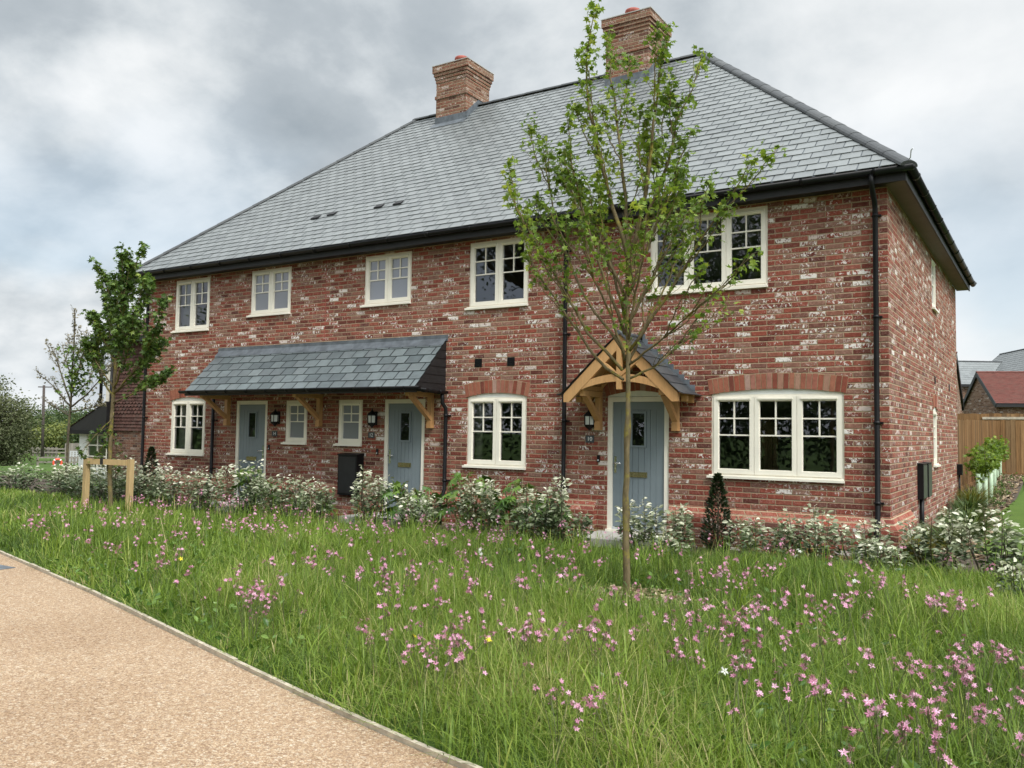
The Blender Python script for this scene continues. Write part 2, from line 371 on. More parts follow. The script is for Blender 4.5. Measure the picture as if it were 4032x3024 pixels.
OVAL_V = np.array([(0, 0, 0), (-.24, .42, .07), (0, .5, 0), (.24, .42, .07), (0, 1, -.08), (-.16, .78, .03), (.16, .78, .03)])
OVAL_F = [np.array([(0, 2, 1), (0, 3, 2), (1, 2, 5), (2, 3, 6), (5, 2, 4), (2, 6, 4)])]
def star_leaf(n=5, inner=.42, droop=-.12):
    vs = [(0, .42, .05)]
    for k in range(2*n-1):
        a = math.radians(-128+256*k/(2*n-2)); r = (.62 if k in (2*((n-1)//2),) else .55)*(1.0 if k % 2 == 0 else inner)
        if k in (0, 2*n-2): r *= .72
        vs.append((math.sin(a)*r, .42+math.cos(a)*r, droop*r if k % 2 == 0 else .02))
    vs.append((0, 0, 0)); m = len(vs)
    fs = [(0, i+1, i) for i in range(1, m-1)]+[(0, 1, m-1)]
    return np.array(vs), [np.array(fs)]
STAR_V, STAR_F = star_leaf()
PALM_V, PALM_F = star_leaf(7, .30, -.3)
def rand_dirs(n, up=0.0):
    d = RNG.normal(size=(n, 3)); d[:, 2] += up; return norm(d)
def leaves(name, mat, P, size, parent, tmpl=(STAR_V, STAR_F), tint=None, axis=None, up=1.2, jit=.35):
    n = len(P)
    if axis is None:
        axis = rand_dirs(n); axis[:, 2] = axis[:, 2]*.5-.25
    nr = rand_dirs(n, up)
    sc = size*(1+jit*RNG.uniform(-1, 1, n))
    V, F = scatter(tmpl[0], tmpl[1], frames(axis, nr), P, sc)
    if tint is None: tint = RNG.uniform(0, 1, n)
    return np_mesh(name, V, F, mat, parent, np.repeat(tint, len(tmpl[0])))
def blades(P, h, w, az, lean, bend, seg=3):
    """tapered bent grass blades -> V, faces"""
    n = len(P); t = np.linspace(0, 1, seg+1); dirx, diry = np.cos(az), np.sin(az)
    out = np.zeros((n, 2*seg+1, 3), np.float32)
    for i, ti in enumerate(t):
        rr = (lean*ti+bend*ti**2)*h; zz = h*(ti-.45*bend*ti**2.4-.15*lean*ti)
        c = np.stack([P[:, 0]+dirx*rr, P[:, 1]+diry*rr, P[:, 2]+zz], -1)
        if i == seg: out[:, 2*seg] = c
        else:
            ww = w*(1-.55*ti**1.5)*.5; sx, sy = -diry*ww, dirx*ww
            out[:, 2*i] = c; out[:, 2*i, 0] -= sx; out[:, 2*i, 1] -= sy
            out[:, 2*i+1] = c; out[:, 2*i+1, 0] += sx; out[:, 2*i+1, 1] += sy
    k = 2*seg+1; off = (np.arange(n)*k)[:, None, None]
    q = np.array([(2*i, 2*i+1, 2*i+3, 2*i+2) for i in range(seg-1)]); tr = np.array([(2*seg-2, 2*seg-1, 2*seg)])
    return out.reshape(-1, 3), [(q[None]+off).reshape(-1, 4), (tr[None]+off).reshape(-1, 3)], k
# ------------------------------------------------------------------ camera, world, sun
cam = bpy.data.objects.new('camera', bpy.data.cameras.new('camera')); COL.objects.link(cam); S.camera = cam
YAW, PIT, ROL = .5644, .0563, .0149
f = Vector((-math.sin(YAW)*math.cos(PIT), math.cos(YAW)*math.cos(PIT), math.sin(PIT)))
r0 = Vector((math.cos(YAW), math.sin(YAW), 0)); u0 = r0.cross(f)
r = r0*math.cos(ROL)+u0*math.sin(ROL); u = u0*math.cos(ROL)-r0*math.sin(ROL)
Mx = Matrix((r, u, -f)).transposed().to_4x4(); Mx.translation = Vector((1.7978, -11.9011, 1.3876)); cam.matrix_world = Mx
cam.data.sensor_width = 36; cam.data.lens = 36*3380.45/4032; cam.data.clip_end = 3000; cam.data.clip_start = .05
SUN_DIR = Vector((.72, -.40, .95)).normalized()
def world():
    w = bpy.data.worlds.new('World'); S.world = w; w.use_nodes = True; t = NT(w.node_tree)
    bg = t.n['Background']; bg.inputs['Strength'].default_value = .1
    sky = t.new('ShaderNodeTexSky'); sky.sky_type = 'NISHITA'; sky.sun_disc = False
    sky.sun_elevation = math.asin(SUN_DIR.z); sky.sun_rotation = math.atan2(SUN_DIR.x, SUN_DIR.y)
    tc = t.new('ShaderNodeTexCoord').outputs['Generated']
    sp = t.new('ShaderNodeSeparateXYZ'); t.l.new(tc, sp.inputs[0])
    zz = t.math('ADD', t.math('MAXIMUM', sp.outputs[2], 0.0), .46)
    cv = t.new('ShaderNodeCombineXYZ'); t.l.new(t.math('DIVIDE', sp.outputs[0], zz), cv.inputs[0]); t.l.new(t.math('DIVIDE', sp.outputs[1], zz), cv.inputs[1])
    mp = t.new('ShaderNodeMapping'); mp.inputs['Location'].default_value = CLOUD_OFF; mp.inputs['Scale'].default_value = (1.0, 1.0, 1.0); t.l.new(cv.outputs[0], mp.inputs[0])
    big = t.noise(mp.outputs[0], 1.35, 3, .5, .15)
    mid = t.noise(mp.outputs[0], 3.6, 7, .56, .1)
    # the cloud deck thickens to the west and thins to the east
    L = t.new('ShaderNodeVectorMath', operation='DOT_PRODUCT'); t.l.new(tc, L.inputs[0]); L.inputs[1].default_value = (-.80, .60, -.05)
    side = t.smooth(L.outputs['Value'], .45, 1.0)
    contrast = t.math('MULTIPLY_ADD', side, .75, .45)
    d = t.math('ADD', t.math('MULTIPLY', t.math('SUBTRACT', big, .5), 1.15), t.math('MULTIPLY', t.math('SUBTRACT', mid, .5), .75))
    d = t.math('MULTIPLY_ADD', d, contrast, t.math('MULTIPLY_ADD', side, .02, .47))
    cloud = t.ramp(d, [(.24, (5.5, 5.55, 5.55)), (.36, (5.0, 5.1, 5.15)), (.44, (4.35, 4.52, 4.62)), (.52, (3.5, 3.75, 3.92)), (.60, (2.65, 2.92, 3.14)), (.78, (1.9, 2.18, 2.42))])
    # pale blue showing through low down
    g = t.noise(mp.outputs[0], 1.3, 4, .5, .2)
    low = t.smooth(sp.outputs[2], .42, .12)
    gap = t.math('MULTIPLY', t.math('MULTIPLY', t.smooth(g, .47, .60), low), .62)
    c = t.mix(gap, cloud, t.mix(.30, (2.75, 3.4, 3.8), sky.outputs[0]))
    hz = t.smooth(sp.outputs[2], .16, .0)
    c = t.mix(t.math('MULTIPLY', hz, .5), c, (4.5, 4.75, 4.9))
    # extra brightness added overhead and round the unseen sun to light the scene
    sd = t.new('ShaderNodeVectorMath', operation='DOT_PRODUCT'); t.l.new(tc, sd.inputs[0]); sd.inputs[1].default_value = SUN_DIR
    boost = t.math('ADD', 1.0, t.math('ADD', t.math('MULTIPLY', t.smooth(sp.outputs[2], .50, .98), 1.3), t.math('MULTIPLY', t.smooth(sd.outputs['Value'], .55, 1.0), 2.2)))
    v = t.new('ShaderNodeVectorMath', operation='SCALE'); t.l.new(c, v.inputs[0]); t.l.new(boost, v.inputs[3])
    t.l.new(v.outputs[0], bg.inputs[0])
CLOUD_OFF = (18.2, 1.4, 0)
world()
sl = bpy.data.lights.new('sun', 'SUN'); sl.energy = 1.5; sl.angle = math.radians(16); sl.color = (1, .965, .90)
so = bpy.data.objects.new('sun', sl); COL.objects.link(so); so.rotation_euler = (-SUN_DIR).to_track_quat('-Z', 'Y').to_euler()
vs_ = S.view_settings; vs_.view_transform = 'Standard'; vs_.look = 'None'; vs_.exposure = .94; vs_.gamma = 1
# ------------------------------------------------------------------ ground
def sst(a, b, x):
    t = np.clip((x-a)/(b-a), 0, 1); return t*t*(3-2*t)
def gz(x, y):
    x, y = np.asarray(x, float), np.asarray(y, float)
    return -.2+.45*sst(0, 22, y)*sst(-13, -2, x)-2.9*(1-sst(-80, -28, x))*sst(-12, 12, y)
def ground():
    xs = np.unique(np.concatenate([-np.geomspace(20, 900, 26), np.linspace(-20, 12, 33), np.geomspace(12, 900, 22)]))
    ys = np.unique(np.concatenate([-np.geomspace(16, 900, 20), np.linspace(-16, 34, 51), np.geomspace(34, 1200, 22)]))
    X, Y = np.meshgrid(xs, ys); V = np.stack([X, Y, gz(X, Y)], -1).reshape(-1, 3)
    nx = len(xs); i, j = np.meshgrid(np.arange(nx-1), np.arange(len(ys)-1)); a = (j*nx+i).ravel()
    o = np_mesh('ground', V, [np.stack([a, a+1, a+nx+1, a+nx], -1)], 'meadow_soil', smooth=True); tag(o, kind='structure')
ground()
EDGE = [(-60, 2.0), (-32, -1.4), (-20, -3.6), (-14, -5.0), (-9.28, -6.22), (-5.97, -7.06), (-4.43, -7.50), (-2.88, -7.94), (-1.78, -8.24), (-1.1, -8.41), (-.58, -8.53), (1.5, -9.05), (6, -10.2), (16, -12.6)]
EX, EY = np.array(EDGE).T
def edge_y(x): return np.interp(x, EX, EY)
def paths():
    m = MB(); n = len(EDGE)
    m.add([(x, y, -.194) for x, y in EDGE]+[(x-1.2, y-6.5, -.194) for x, y in EDGE], [(i, n+i, n+i+1, i+1) for i in range(n-1)])
    tag(m.build('path', 'resin_gravel'), kind='structure')
    e = MB()
    for i in range(n-1):
        a, b = Vector((*EDGE[i], -.2)), Vector((*EDGE[i+1], -.2))
        k = max(1, int((b-a).length/.6))
        for q in range(k):
            p0, p1 = a.lerp(b, q/k), a.lerp(b, (q+1)/k-.006*(1 if k > 1 else 0)); dz = random.uniform(-.006, .006)
            e.beam(p0+Vector((0, .02, dz-.012)), p1+Vector((0, .02, dz-.012)), .030, .09)
    tag(e.build('path_edging', 'edging'), kind='structure')
    b = MB()
    b.add([(-26, -1.75, -.195), (-10, -1.45, -.195), (-4.5, -1.5, -.195), (2.6, -1.25, -.195), (2.6, .6, -.19), (0, .6, -.19), (-15.4, .6, -.195), (-26, 2.8, -.195)], [tuple(range(8))])
    V = []; F = []; xs = np.linspace(-.6, 1.02, 5); ys = np.linspace(.6, 31, 24)
    for y in ys:
        for x in xs: V.append((x, y, float(gz(x, y))+.012))
    F = [(j*5+i, j*5+i+1, j*5+i+6, j*5+i+5) for j in range(23) for i in range(4)]
    b.add(V, F); tag(b.build('planting_bed', 'bed_soil'), kind='structure')
    l = MB(); xs = np.linspace(.92, 9, 9); ys = np.linspace(1.5, 31.8, 24); V = [(x-.18*math.sin(y*.35), y, float(gz(x, y))+.03) for y in ys for x in xs]
    l.add(V, [(j*9+i, j*9+i+1, j*9+i+10, j*9+i+9) for j in range(23) for i in range(8)], True)
    tag(l.build('lawn', 'lawn_turf'), kind='structure')
    p = MB(); p.box(-4.12, -2.88, -.98, .02, -.24, -.085); p.box(-8.60, -7.40, -.95, .02, -.24, -.085); p.box(-12.5, -11.4, -.95, .02, -.24, -.085)
    tag(p.build('paving', 'concrete'), kind='structure')
paths()
# ------------------------------------------------------------------ the main house
HOUSE = thing('brick_house', (-7.75, 4.5, 0), 'long red brick house with slate hipped roof, two chimneys and grey-blue doors', 'house')
XL, YB, ZW = -15.48, 9.05, 4.66
FRONT = lambda a, d, z: (a, d, z)
SIDE = lambda a, d, z: (-d, a, z)
class Op:  # an opening in a wall
    def __init__(s, a0, a1, z0, z1): s.a0, s.a1, s.z0, s.z1 = a0, a1, z0, z1
def wall_sheet(m, M, a0, a1, z0, z1, ops, depth=.10, flip=False):
    A = sorted({a0, a1, *[o.a0 for o in ops], *[o.a1 for o in ops]}); Z = sorted({z0, z1, *[o.z0 for o in ops], *[o.z1 for o in ops]})
    for i in range(len(A)-1):
        for j in range(len(Z)-1):
            ca, cz = (A[i]+A[i+1])/2, (Z[j]+Z[j+1])/2
            if any(o.a0 < ca < o.a1 and o.z0 < cz < o.z1 for o in ops): continue
            q = [M(A[i], 0, Z[j]), M(A[i+1], 0, Z[j]), M(A[i+1], 0, Z[j+1]), M(A[i], 0, Z[j+1])]
            m.quad(*(q[::-1] if flip else q))
    for o in ops:
        a, b, c, d = o.a0, o.a1, o.z0, o.z1
        for p, q in (((a, c), (a, d)), ((a, d), (b, d)), ((b, d), (b, c)), ((b, c), (a, c))):
            m.quad(M(p[0], 0, p[1]), M(q[0], 0, q[1]), M(q[0], depth, q[1]), M(p[0], depth, p[1]))
WINS = [  # a0, a1, z0, z1, casements, obscured, arched, wall
    (-2.355, -.5525, .823, 1.97, 3, 0, 1, FRONT), (-6.63, -5.448, .823, 1.97, 2, 0, 1, FRONT), (-14.569, -13.407, .823, 1.97, 2, 0, 1, FRONT),
    (-14.56, -13.393, 3.4926, 4.615, 2, 0, 0, FRONT), (-12.118, -10.945, 3.695, 4.615, 2, 1, 0, FRONT), (-9.02, -7.90, 3.695, 4.615, 2, 1, 0, FRONT),
    (-6.635, -5.448, 3.4926, 4.615, 2, 0, 0, FRONT), (-3.31, -1.549, 3.4926, 4.615, 3, 0, 0, FRONT),
    (-11.004, -10.40, 1.125, 1.945, 1, 1, 0, FRONT), (-9.60, -8.985, 1.125, 1.945, 1, 1, 0, FRONT),
    (4.73, 5.40, 3.70, 4.615, 1, 1, 0, SIDE), (4.70, 5.33, .93, 1.89, 1, 1, 1, SIDE)]
DOORS = [(-3.998, -3.0, 1, -1, '10'), (-8.462, -7.534, 0, -1, '12'), (-12.45, -11.515, 0, 1, '14')]
RISE = .066
def walls():
    m = MB()
    fo = [Op(w[0], w[1], w[2]-.02, w[3]+(RISE+.012 if w[6] else 0)) for w in WINS if w[7] is FRONT]
    fo += [Op(d[0], d[1], -.10, 1.955+(RISE+.03 if d[2] else 0)) for d in DOORS]
    fo += [Op(-.001, 0, 4.659, 4.66)][:0]
    wall_sheet(m, FRONT, XL, 0, -.35, ZW, fo)
    so_ = [Op(w[0], w[1], w[2]-.02, w[3]+(RISE+.012 if w[6] else 0)) for w in WINS if w[7] is SIDE]
    wall_sheet(m, SIDE, 0, YB, -.35, ZW, so_, flip=False)
    m.quad((XL, YB, -.35), (XL, 0, -.35), (XL, 0, ZW), (XL, YB, ZW)); m.quad((0, YB, -.35), (XL, YB, -.35), (XL, YB, ZW), (0, YB, ZW))
    m.build('wall', 'red_brick', HOUSE)
    # splayed plinth, mitred round the right-hand corner
    prof = [(0, .375), (.052, .300), (.054, .288), (.108, .215), (.108, -.35)]
    pl = MB()
    def run(x0, x1, corner):
        for i in range(4):
            pl.cur = 0 if i in (0, 2) else 1
            (o0, z0), (o1, z1) = prof[i], prof[i+1]
            e0, e1 = (x1+o0, x1+o1) if corner else (x1, x1)
            pl.quad((x0, -o1, z1), (e1, -o1, z1), (e0, -o0, z0), (x0, -o0, z0))
            if corner:
                pl.quad((e1, -o1, z1), (x1+o1, 1.72, z1), (x1+o0, 1.72, z0), (e0, -o0, z0))
        pl.cur = 1
        cap = [(x0, -o, z) for o, z in prof]+[(x0, 0, -.35)]; pl.add(cap, [tuple(range(6))])
        if corner: pl.add([(x1+o, 1.72, z) for o, z in prof]+[(x1, 1.72, -.35)], [tuple(range(6))])
        else: pl.add([(x1, -o, z) for o, z in prof]+[(x1, 0, -.35)], [tuple(range(6))[::-1]])
    run(XL, -12.62, False); run(-11.40, -8.62, False); run(-7.40, -4.17, False); run(-2.985, 0, True)
    pl.build('plinth', ['plinth_brick', 'red_brick'], HOUSE)
    for z0, z1 in ((.4, 1.98), (3.1, 4.6)): j = MB(); j.box(-10.005, -9.992, -.003, .0, z0, z1); j.build('movement_joint', 'terracotta', HOUSE)
    # dim rooms behind the panes
    r_ = MB()
    r_.quad((XL+.2, 3.4, -.05), (-.2, 3.4, -.05), (-.2, 3.4, 4.7), (XL+.2, 3.4, 4.7))
    for x in (-15.3, -12.9, -10.0, -7.3, -4.6, -.25): r_.quad((x, .12, -.05), (x, 3.4, -.05), (x, 3.4, 4.7), (x, .12, 4.7))
    r_.quad((XL+.2, .12, 2.5), (XL+.2, 3.4, 2.5), (-.2, 3.4, 2.5), (-.2, .12, 2.5)); r_.quad((XL+.2, .12, 4.68), (XL+.2, 3.4, 4.68), (-.2, 3.4, 4.68), (-.2, .12, 4.68))
    r_.build('partition', 'plaster', HOUSE)
    fl = MB(); fl.quad((XL+.2, .11, 0), (-.2, .11, 0), (-.2, 3.4, 0), (XL+.2, 3.4, 0)); fl.quad((XL+.2, .11, 2.7), (-.2, .11, 2.7), (-.2, 3.4, 2.7), (XL+.2, 3.4, 2.7)); fl.build('floor', 'interior_floor', HOUSE)
walls()
def arch(a0, a1, zs, rise, M, n):
    """segmental arch of bricks on edge, standing 6 mm proud, with its mortar bed"""
    h = (a1-a0)/2; xc = (a0+a1)/2; R = (h*h+rise*rise)/(2*rise); zc = zs+rise-R; th = math.asin(h/R)*1.02
    m = MB(); m.cur = 1; N = 24
    for i in range(N):
        t0, t1 = -th+2*th*i/N, -th+2*th*(i+1)/N
        P = lambda t, rr: M(xc+rr*math.sin(t), -.002, zc+rr*math.cos(t))
        m.quad(P(t0, R+.002), P(t1, R+.002), P(t1, R+.222), P(t0, R+.222))
    m.cur = 0
    for i in range(n):
        w = 2*th/n; g = .0055/R; t0, t1 = -th+w*i+g, -th+w*(i+1)-g
        t0 += random.uniform(-.2, .2)*g; t1 += random.uniform(-.2, .2)*g; hi = .215+random.uniform(-.006, .003); lo = random.uniform(-.002, .004)
        vs = [M(xc+rr*math.sin(t), d, zc+rr*math.cos(t)) for d in (-.007, .1) for t, rr in ((t0, R+lo), (t1, R+lo), (t1, R+hi), (t0, R+hi))]
        m.add(vs, [(0, 1, 2, 3), (0, 4, 5, 1), (1, 5, 6, 2), (2, 6, 7, 3), (3, 7, 4, 0)])
    m.build('brick_arch', ['arch_brick', 'mortar'], HOUSE)
    p = MB(); p.box(a0, a1, .022, .05, zs-.004, zs+rise+.02, M); p.build('arch_infill', 'white_board', HOUSE)
def window(a0, a1, z0, z1, n, obs, arched, M):
    F = MB(); d0, d1 = .022, .095; fw = .042
    F.box(a0, a0+fw, d0, d1, z0, z1, M); F.box(a1-fw, a1, d0, d1, z0, z1, M)
    F.box(a0+fw, a1-fw, d0, d1, z1-fw, z1, M); F.box(a0+fw, a1-fw, d0, d1, z0, z0+fw, M)
    W = (a1-a0-2*fw+.024)/n
    for k in range(1, n): x = a0+fw-.012+W*k; F.box(x-.012, x+.012, d0, d1, z0+fw, z1-fw, M)
    win = F.build('window', 'cream_paint', HOUSE)
    G = MB()
    for k in range(n):
        s0, s1 = a0+fw-.012+W*k+.003, a0+fw-.012+W*(k+1)-.003; t0, t1 = z0+fw-.012, z1-fw+.012
        B = MB(); sw = .062; e0, e1 = .008, .075
        # chamfered sash members
        def frame_bar(x0, x1, y0, y1): B.box(x0, x1, e0, e1, y0, y1, M)
        frame_bar(s0, s0+sw, t0, t1); frame_bar(s1-sw, s1, t0, t1); frame_bar(s0+sw, s1-sw, t1-sw, t1); frame_bar(s0+sw, s1-sw, t0, t0+sw)
        gx0, gx1, gz0, gz1 = s0+sw, s1-sw, t0+sw, t1-sw; H = gz1-gz0
        bd = .010
        for q in (.5, .745):
            B.box(gx0, gx1, .030, .046, gz0+H*q-bd, gz0+H*q+bd, M)
        xm = (gx0+gx1)/2
        B.box(xm-bd, xm+bd, .0305, .0455, gz0+H*.5+bd, gz0+H*.745-bd, M); B.box(xm-bd, xm+bd, .0305, .0455, gz0+H*.745+bd, gz1, M)
        for (x0, x1, y0, y1) in ((gx0, gx0+.008, gz0, gz1), (gx1-.008, gx1, gz0, gz1), (gx0+.008, gx1-.008, gz0, gz0+.008), (gx0+.008, gx1-.008, gz1-.008, gz1)):
            B.box(x0, x1, .026, .0485, y0, y1, M)
        B.box(s0+.05, s1-.05, -.006, .008, t1-.045, t1-.024, M)      # trickle vent
        B.build('sash', 'cream_paint', win)
        G.add([M(gx0, .05, gz0), M(gx1, .05, gz0), M(gx1, .05, gz1), M(gx0, .05, gz1)], [(0, 1, 2, 3)])
    G.build('pane', 'obscure_glass' if obs else 'window_glass', win)
    L = MB(); L.box(a0-.055, a1+.004, -.048, .022, z0-.036, z0-.002, M); L.box(a0-.03, a1-.004, -.020, .022, z0-.002, z0+.014, M)
    L.build('sill', 'cream_paint', win)
    if arched: arch(a0-.012, a1+.012, z1+.004, RISE, M, max(8, round((a1-a0)/.072)))
for w in WINS: window(*w)
def door(x0, x1, arched, hinge, num):
    F = MB(); fw = .078
    F.box(x0, x0+fw, .016, .10, -.075, 1.95); F.box(x1-fw, x1, .016, .10, -.075, 1.95); F.box(x0+fw, x1-fw, .016, .10, 1.955-fw, 1.95); F.box(x0-.01, x1+.01, -.03, .10, -.085, -.052)
    l0, l1, b0, b1 = x0+fw+.004, x1-fw-.004, -.045, 1.955-fw-.004; xc = (l0+l1)/2
    L = MB(); gw = .098; gh0, gh1 = 1.22, 1.70
    L.box(l0, l1, .052, .085, b0, b1)                                    # core
    L.box(l0, l0+.13, .040, .052, b0, b1); L.box(l1-.13, l1, .040, .052, b0, b1); L.box(l0+.13, l1-.13, .040, .052, 1.76, b1); L.box(l0+.13, l1-.13, .040, .052, b0, b0+.16)
    nb = 6; bw = (l1-l0-.26)/nb
    for k in range(nb):
        p0, p1 = l0+.13+bw*k+.003, l0+.13+bw*(k+1)-.003
        L.box(p0, p1, .042, .052, b0+.165, 1.755)
    L.cur = 0
    for (p, q, a, b) in ((xc-gw-.03, xc+gw+.03, gh1, gh1+.03), (xc-gw-.03, xc+gw+.03, gh0-.03, gh0), (xc-gw-.03, xc-gw, gh0, gh1), (xc+gw, xc+gw+.03, gh0, gh1)): L.box(p, q, .024, .042, a, b)
    D = L.build('door', 'door_paint', HOUSE)
    F.build('door_frame', 'cream_paint', D)
    g = MB(); g.quad((xc-gw, .036, gh0), (xc+gw, .036, gh0), (xc+gw, .036, gh1), (xc-gw, .036, gh1)); g.build('pane', 'window_glass', D)
    gb = MB(); gb.box(xc-gw, xc+gw, .038, .0415, gh0, gh1); gb.build('glazing_backing', 'rubber', D)
    lp = MB(); lp.box(xc-.145, xc+.145, .030, .042, .742, .822); lp.box(xc-.125, xc+.125, .026, .030, .756, .808); lp.build('letter_plate', 'brass', D)
    hx = l0+.045 if hinge < 0 else l1-.045; sgn = 1 if hinge < 0 else -1
    h = MB(); h.box(hx-.018, hx+.018, .028, .040, .80, 1.05); h.tube([(hx, .03, .945), (hx, -.015, .945), (hx+sgn*.11, -.02, .945)], .011, 8); h.lathe([(.012, .86), (.012, .875)], hx, .022, 8); h.build('handle', 'chrome', D)
    th = MB(); th.box(l0, l1, .012, .040, -.05, -.015); th.build('weather_bar', 'pale_metal', D)
    if arched: arch(x0-.012, x1+.012, 1.96, .08, FRONT, 13)
for d in DOORS: door(*d)
# ------------------------------------------------------------------ roof
def slates(m, O, ux, sv, nrm, L, W, gauge, lims, lift=.012, thick=.006, odd=0.0, gap=.004, jitter=.0025):
    """rows of lapped slates on the plane O + u*ux + s*sv; lims(s) -> (u0,u1)"""
    O, ux, sv, nrm = Vector(O), Vector(ux), Vector(sv), Vector(nrm); rows = int(math.ceil(L/gauge))
    for j in range(rows):
        s0, s1 = j*gauge, min((j+1)*gauge+.01, L); a0, a1 = lims(s0); c0, c1 = lims(min(s1, L))
        lo = min(a0, c0); k = math.floor((lo-odd)/W)-1
        while True:
            p = odd+k*W+(W/2 if j % 2 else 0); q = p+W; k += 1
            if p > max(a1, c1): break
            cl = lambda x, a, b: min(max(x, a), b)
            g = gap/2; b0, b1 = cl(p+g, a0, a1), cl(q-g, a0, a1); t0, t1 = cl(p+g, c0, c1), cl(q-g, c0, c1)
            if b1-b0 < .004 and t1-t0 < .004: continue
            z = lift+random.uniform(-jitter, jitter)
            P = lambda uu, s, h: O+ux*uu+sv*s+nrm*h
            e = random.uniform(-.003, .003)
            vs = [P(b0, s0+e, z), P(b1, s0+e, z), P(t1, s1, .003), P(t0, s1, .003), P(b0, s0+e, z-thick), P(b1, s0+e, z-thick)]
            m.add(vs, [(0, 1, 2, 3), (4, 5, 1, 0)])
EX0, EX1, EYF, EYB, EZ = XL-.33, .31, -.35, YB+.33, 4.82
RY, RZ, RX0, RX1 = 4.52, 9.12, -11.52, -4.10
def caps(m, p0, p1, side, nrm, rad=.118, L=.46):
    p0, p1 = Vector(p0), Vector(p1); d = (p1-p0); n = max(1, round(d.length/L)); d.normalize(); nrm = Vector(nrm).normalized(); side = d.cross(nrm).normalized()
    st = (p1-p0)/n
    for i in range(n):
        a = p0+st*i-d*.015; b = p0+st*(i+1)+d*.02; vs = []
        for p, rr in ((a, rad+.005), (b, rad)):
            for k in range(9):
                t = PI*k/8*1.0; vs.append(p+side*(math.cos(t)*rr)+nrm*(math.sin(t)*rr*.62-.035+(.003 if p is a else 0)))
        fs = [(k, k+1, 10+k, 9+k) for k in range(8)]+[tuple(range(9))[::-1]]
        m.add(vs, fs, False)
def roof():
    base = MB(); A, B, Cc, Dd = (EX0, EYF, EZ), (EX1, EYF, EZ), (EX1, EYB, EZ), (EX0, EYB, EZ); R0, R1 = (RX0, RY, RZ), (RX1, RY, RZ)
    base.add([A, B, Cc, Dd, R0, R1], [(0, 1, 5, 4), (1, 2, 5), (2, 3, 4, 5), (3, 0, 4)])
    R = base.build('roof', 'lead', HOUSE)
    def face(p0, p1, q0, q1, name):
        p0, p1, q0, q1 = map(Vector, (p0, p1, q0, q1)); ux = (p1-p0).normalized(); W = (p1-p0).length
        up = q0-p0; a = up.dot(ux); sv = (up-ux*a); L = sv.length; sv.normalize(); b = (q1-p0).dot(ux); n = ux.cross(sv)
        m = MB(); slates(m, p0+n*.004, ux, sv, n, L, .272, .19, lambda s: (a*s/L, W+(b-W)*s/L), lift=.015, thick=.009, gap=.014, jitter=.003); m.build(name, 'slate', R)
        return n
    nf = face(A, B, R0, R1, 'roof_slates'); nr = face(B, Cc, R1, R1, 'roof_slates'); nb = face(Cc, Dd, R1, R0, 'roof_slates'); nl = face(Dd, A, R0, R0, 'roof_slates')
    m = MB(); caps(m, R0, R1, None, nf+nb)
    caps(m, B, R1, None, nf+nr); caps(m, A, R0, None, nf+nl); caps(m, Cc, R1, None, nb+nr); caps(m, Dd, R0, None, nb+nl)
    m.build('ridge_tiles', 'ridge_tile', R)
    for x, y, z in ((-10.99, .627, 5.70), (-10.57, .66, 5.73), (-9.30, .648, 5.715), (-8.82, .651, 5.718)):
        v = MB(); z0 = EZ+(y-EYF)*(RZ-EZ)/(RY-EYF)
        v.add([(x-.10, y-.02, z0+.014), (x+.10, y-.02, z0+.014), (x+.10, y+.10, z0+.125), (x-.10, y+.10, z0+.125), (x-.10, y-.02, z0+.042), (x+.10, y-.02, z0+.042)], [(0, 1, 5, 4), (4, 5, 2, 3), (0, 4, 3), (1, 2, 5)])
        v.build('roof_vent', 'black_plastic', R)
    # soffits, fascias, gutters
    s = MB(); zf = 4.66
    s.cur = 1; s.quad((-15.75, -.25, zf), (-15.75, 0, zf), (.24, 0, zf), (.24, -.25, zf)); s.cur = 0
    s.quad((0, 0, zf+.001), (0, YB+.25, zf+.001), (.24, YB+.25, zf+.001), (.24, 0, zf+.001)); s.quad((0, -.12, zf-.002), (0, 0, zf-.002), (.235, 0, zf-.002), (.235, -.2, zf-.002))
    s.cur = 1; s.quad((-15.75, 0, zf), (-15.75, YB, zf), (XL, YB, zf), (XL, 0, zf))
    s.build('soffit', ['soffit_board', 'black_board'], HOUSE)
    fa = MB(); fa.box(-15.77, .262, -.272, -.25, zf-.022, 4.845); fa.box(.24, .262, -.25, YB+.26, zf-.022, 4.845); fa.box(-15.77, -15.748, -.25, YB+.26, zf-.022, 4.845)
    fa.build('fascia', 'black_board', HOUSE)
    def gutter(p0, p1, out, joints, rr=.058):
        p0, p1, out = Vector(p0), Vector(p1), Vector(out); d = (p1-p0).normalized(); m_ = MB()
        def seg(a, b, k):
            vs = []
            for p in (a, b):
                for i in range(9):
                    t = PI*i/8; vs.append(p+out*(math.cos(t)*rr*k)+Vector((0, 0, -math.sin(t)*rr*k*1.1)))
            m_.add(vs, [(i, 9+i, 10+i, i+1) for i in range(8)]+[tuple(range(9)), tuple(range(9, 18))[::-1], (0, 8, 17, 9)], True)
        seg(p0, p1, 1.0); L = (p1-p0).length; n = joints
        for i in range(n):
            c = p0+d*(L*(i+.5)/n); w = .045 if i % 3 else .09; seg(c-d*w/2, c+d*w/2, 1.14)
        return m_
    gutter((-15.84, -.335, 4.80), (.36, -.335, 4.80), (0, 1, 0), 18).build('gutter', 'black_plastic', HOUSE)
    gutter((.318, -.33, 4.80), (.318, YB+.32, 4.80), (1, 0, 0), 11).build('gutter', 'black_plastic', HOUSE)
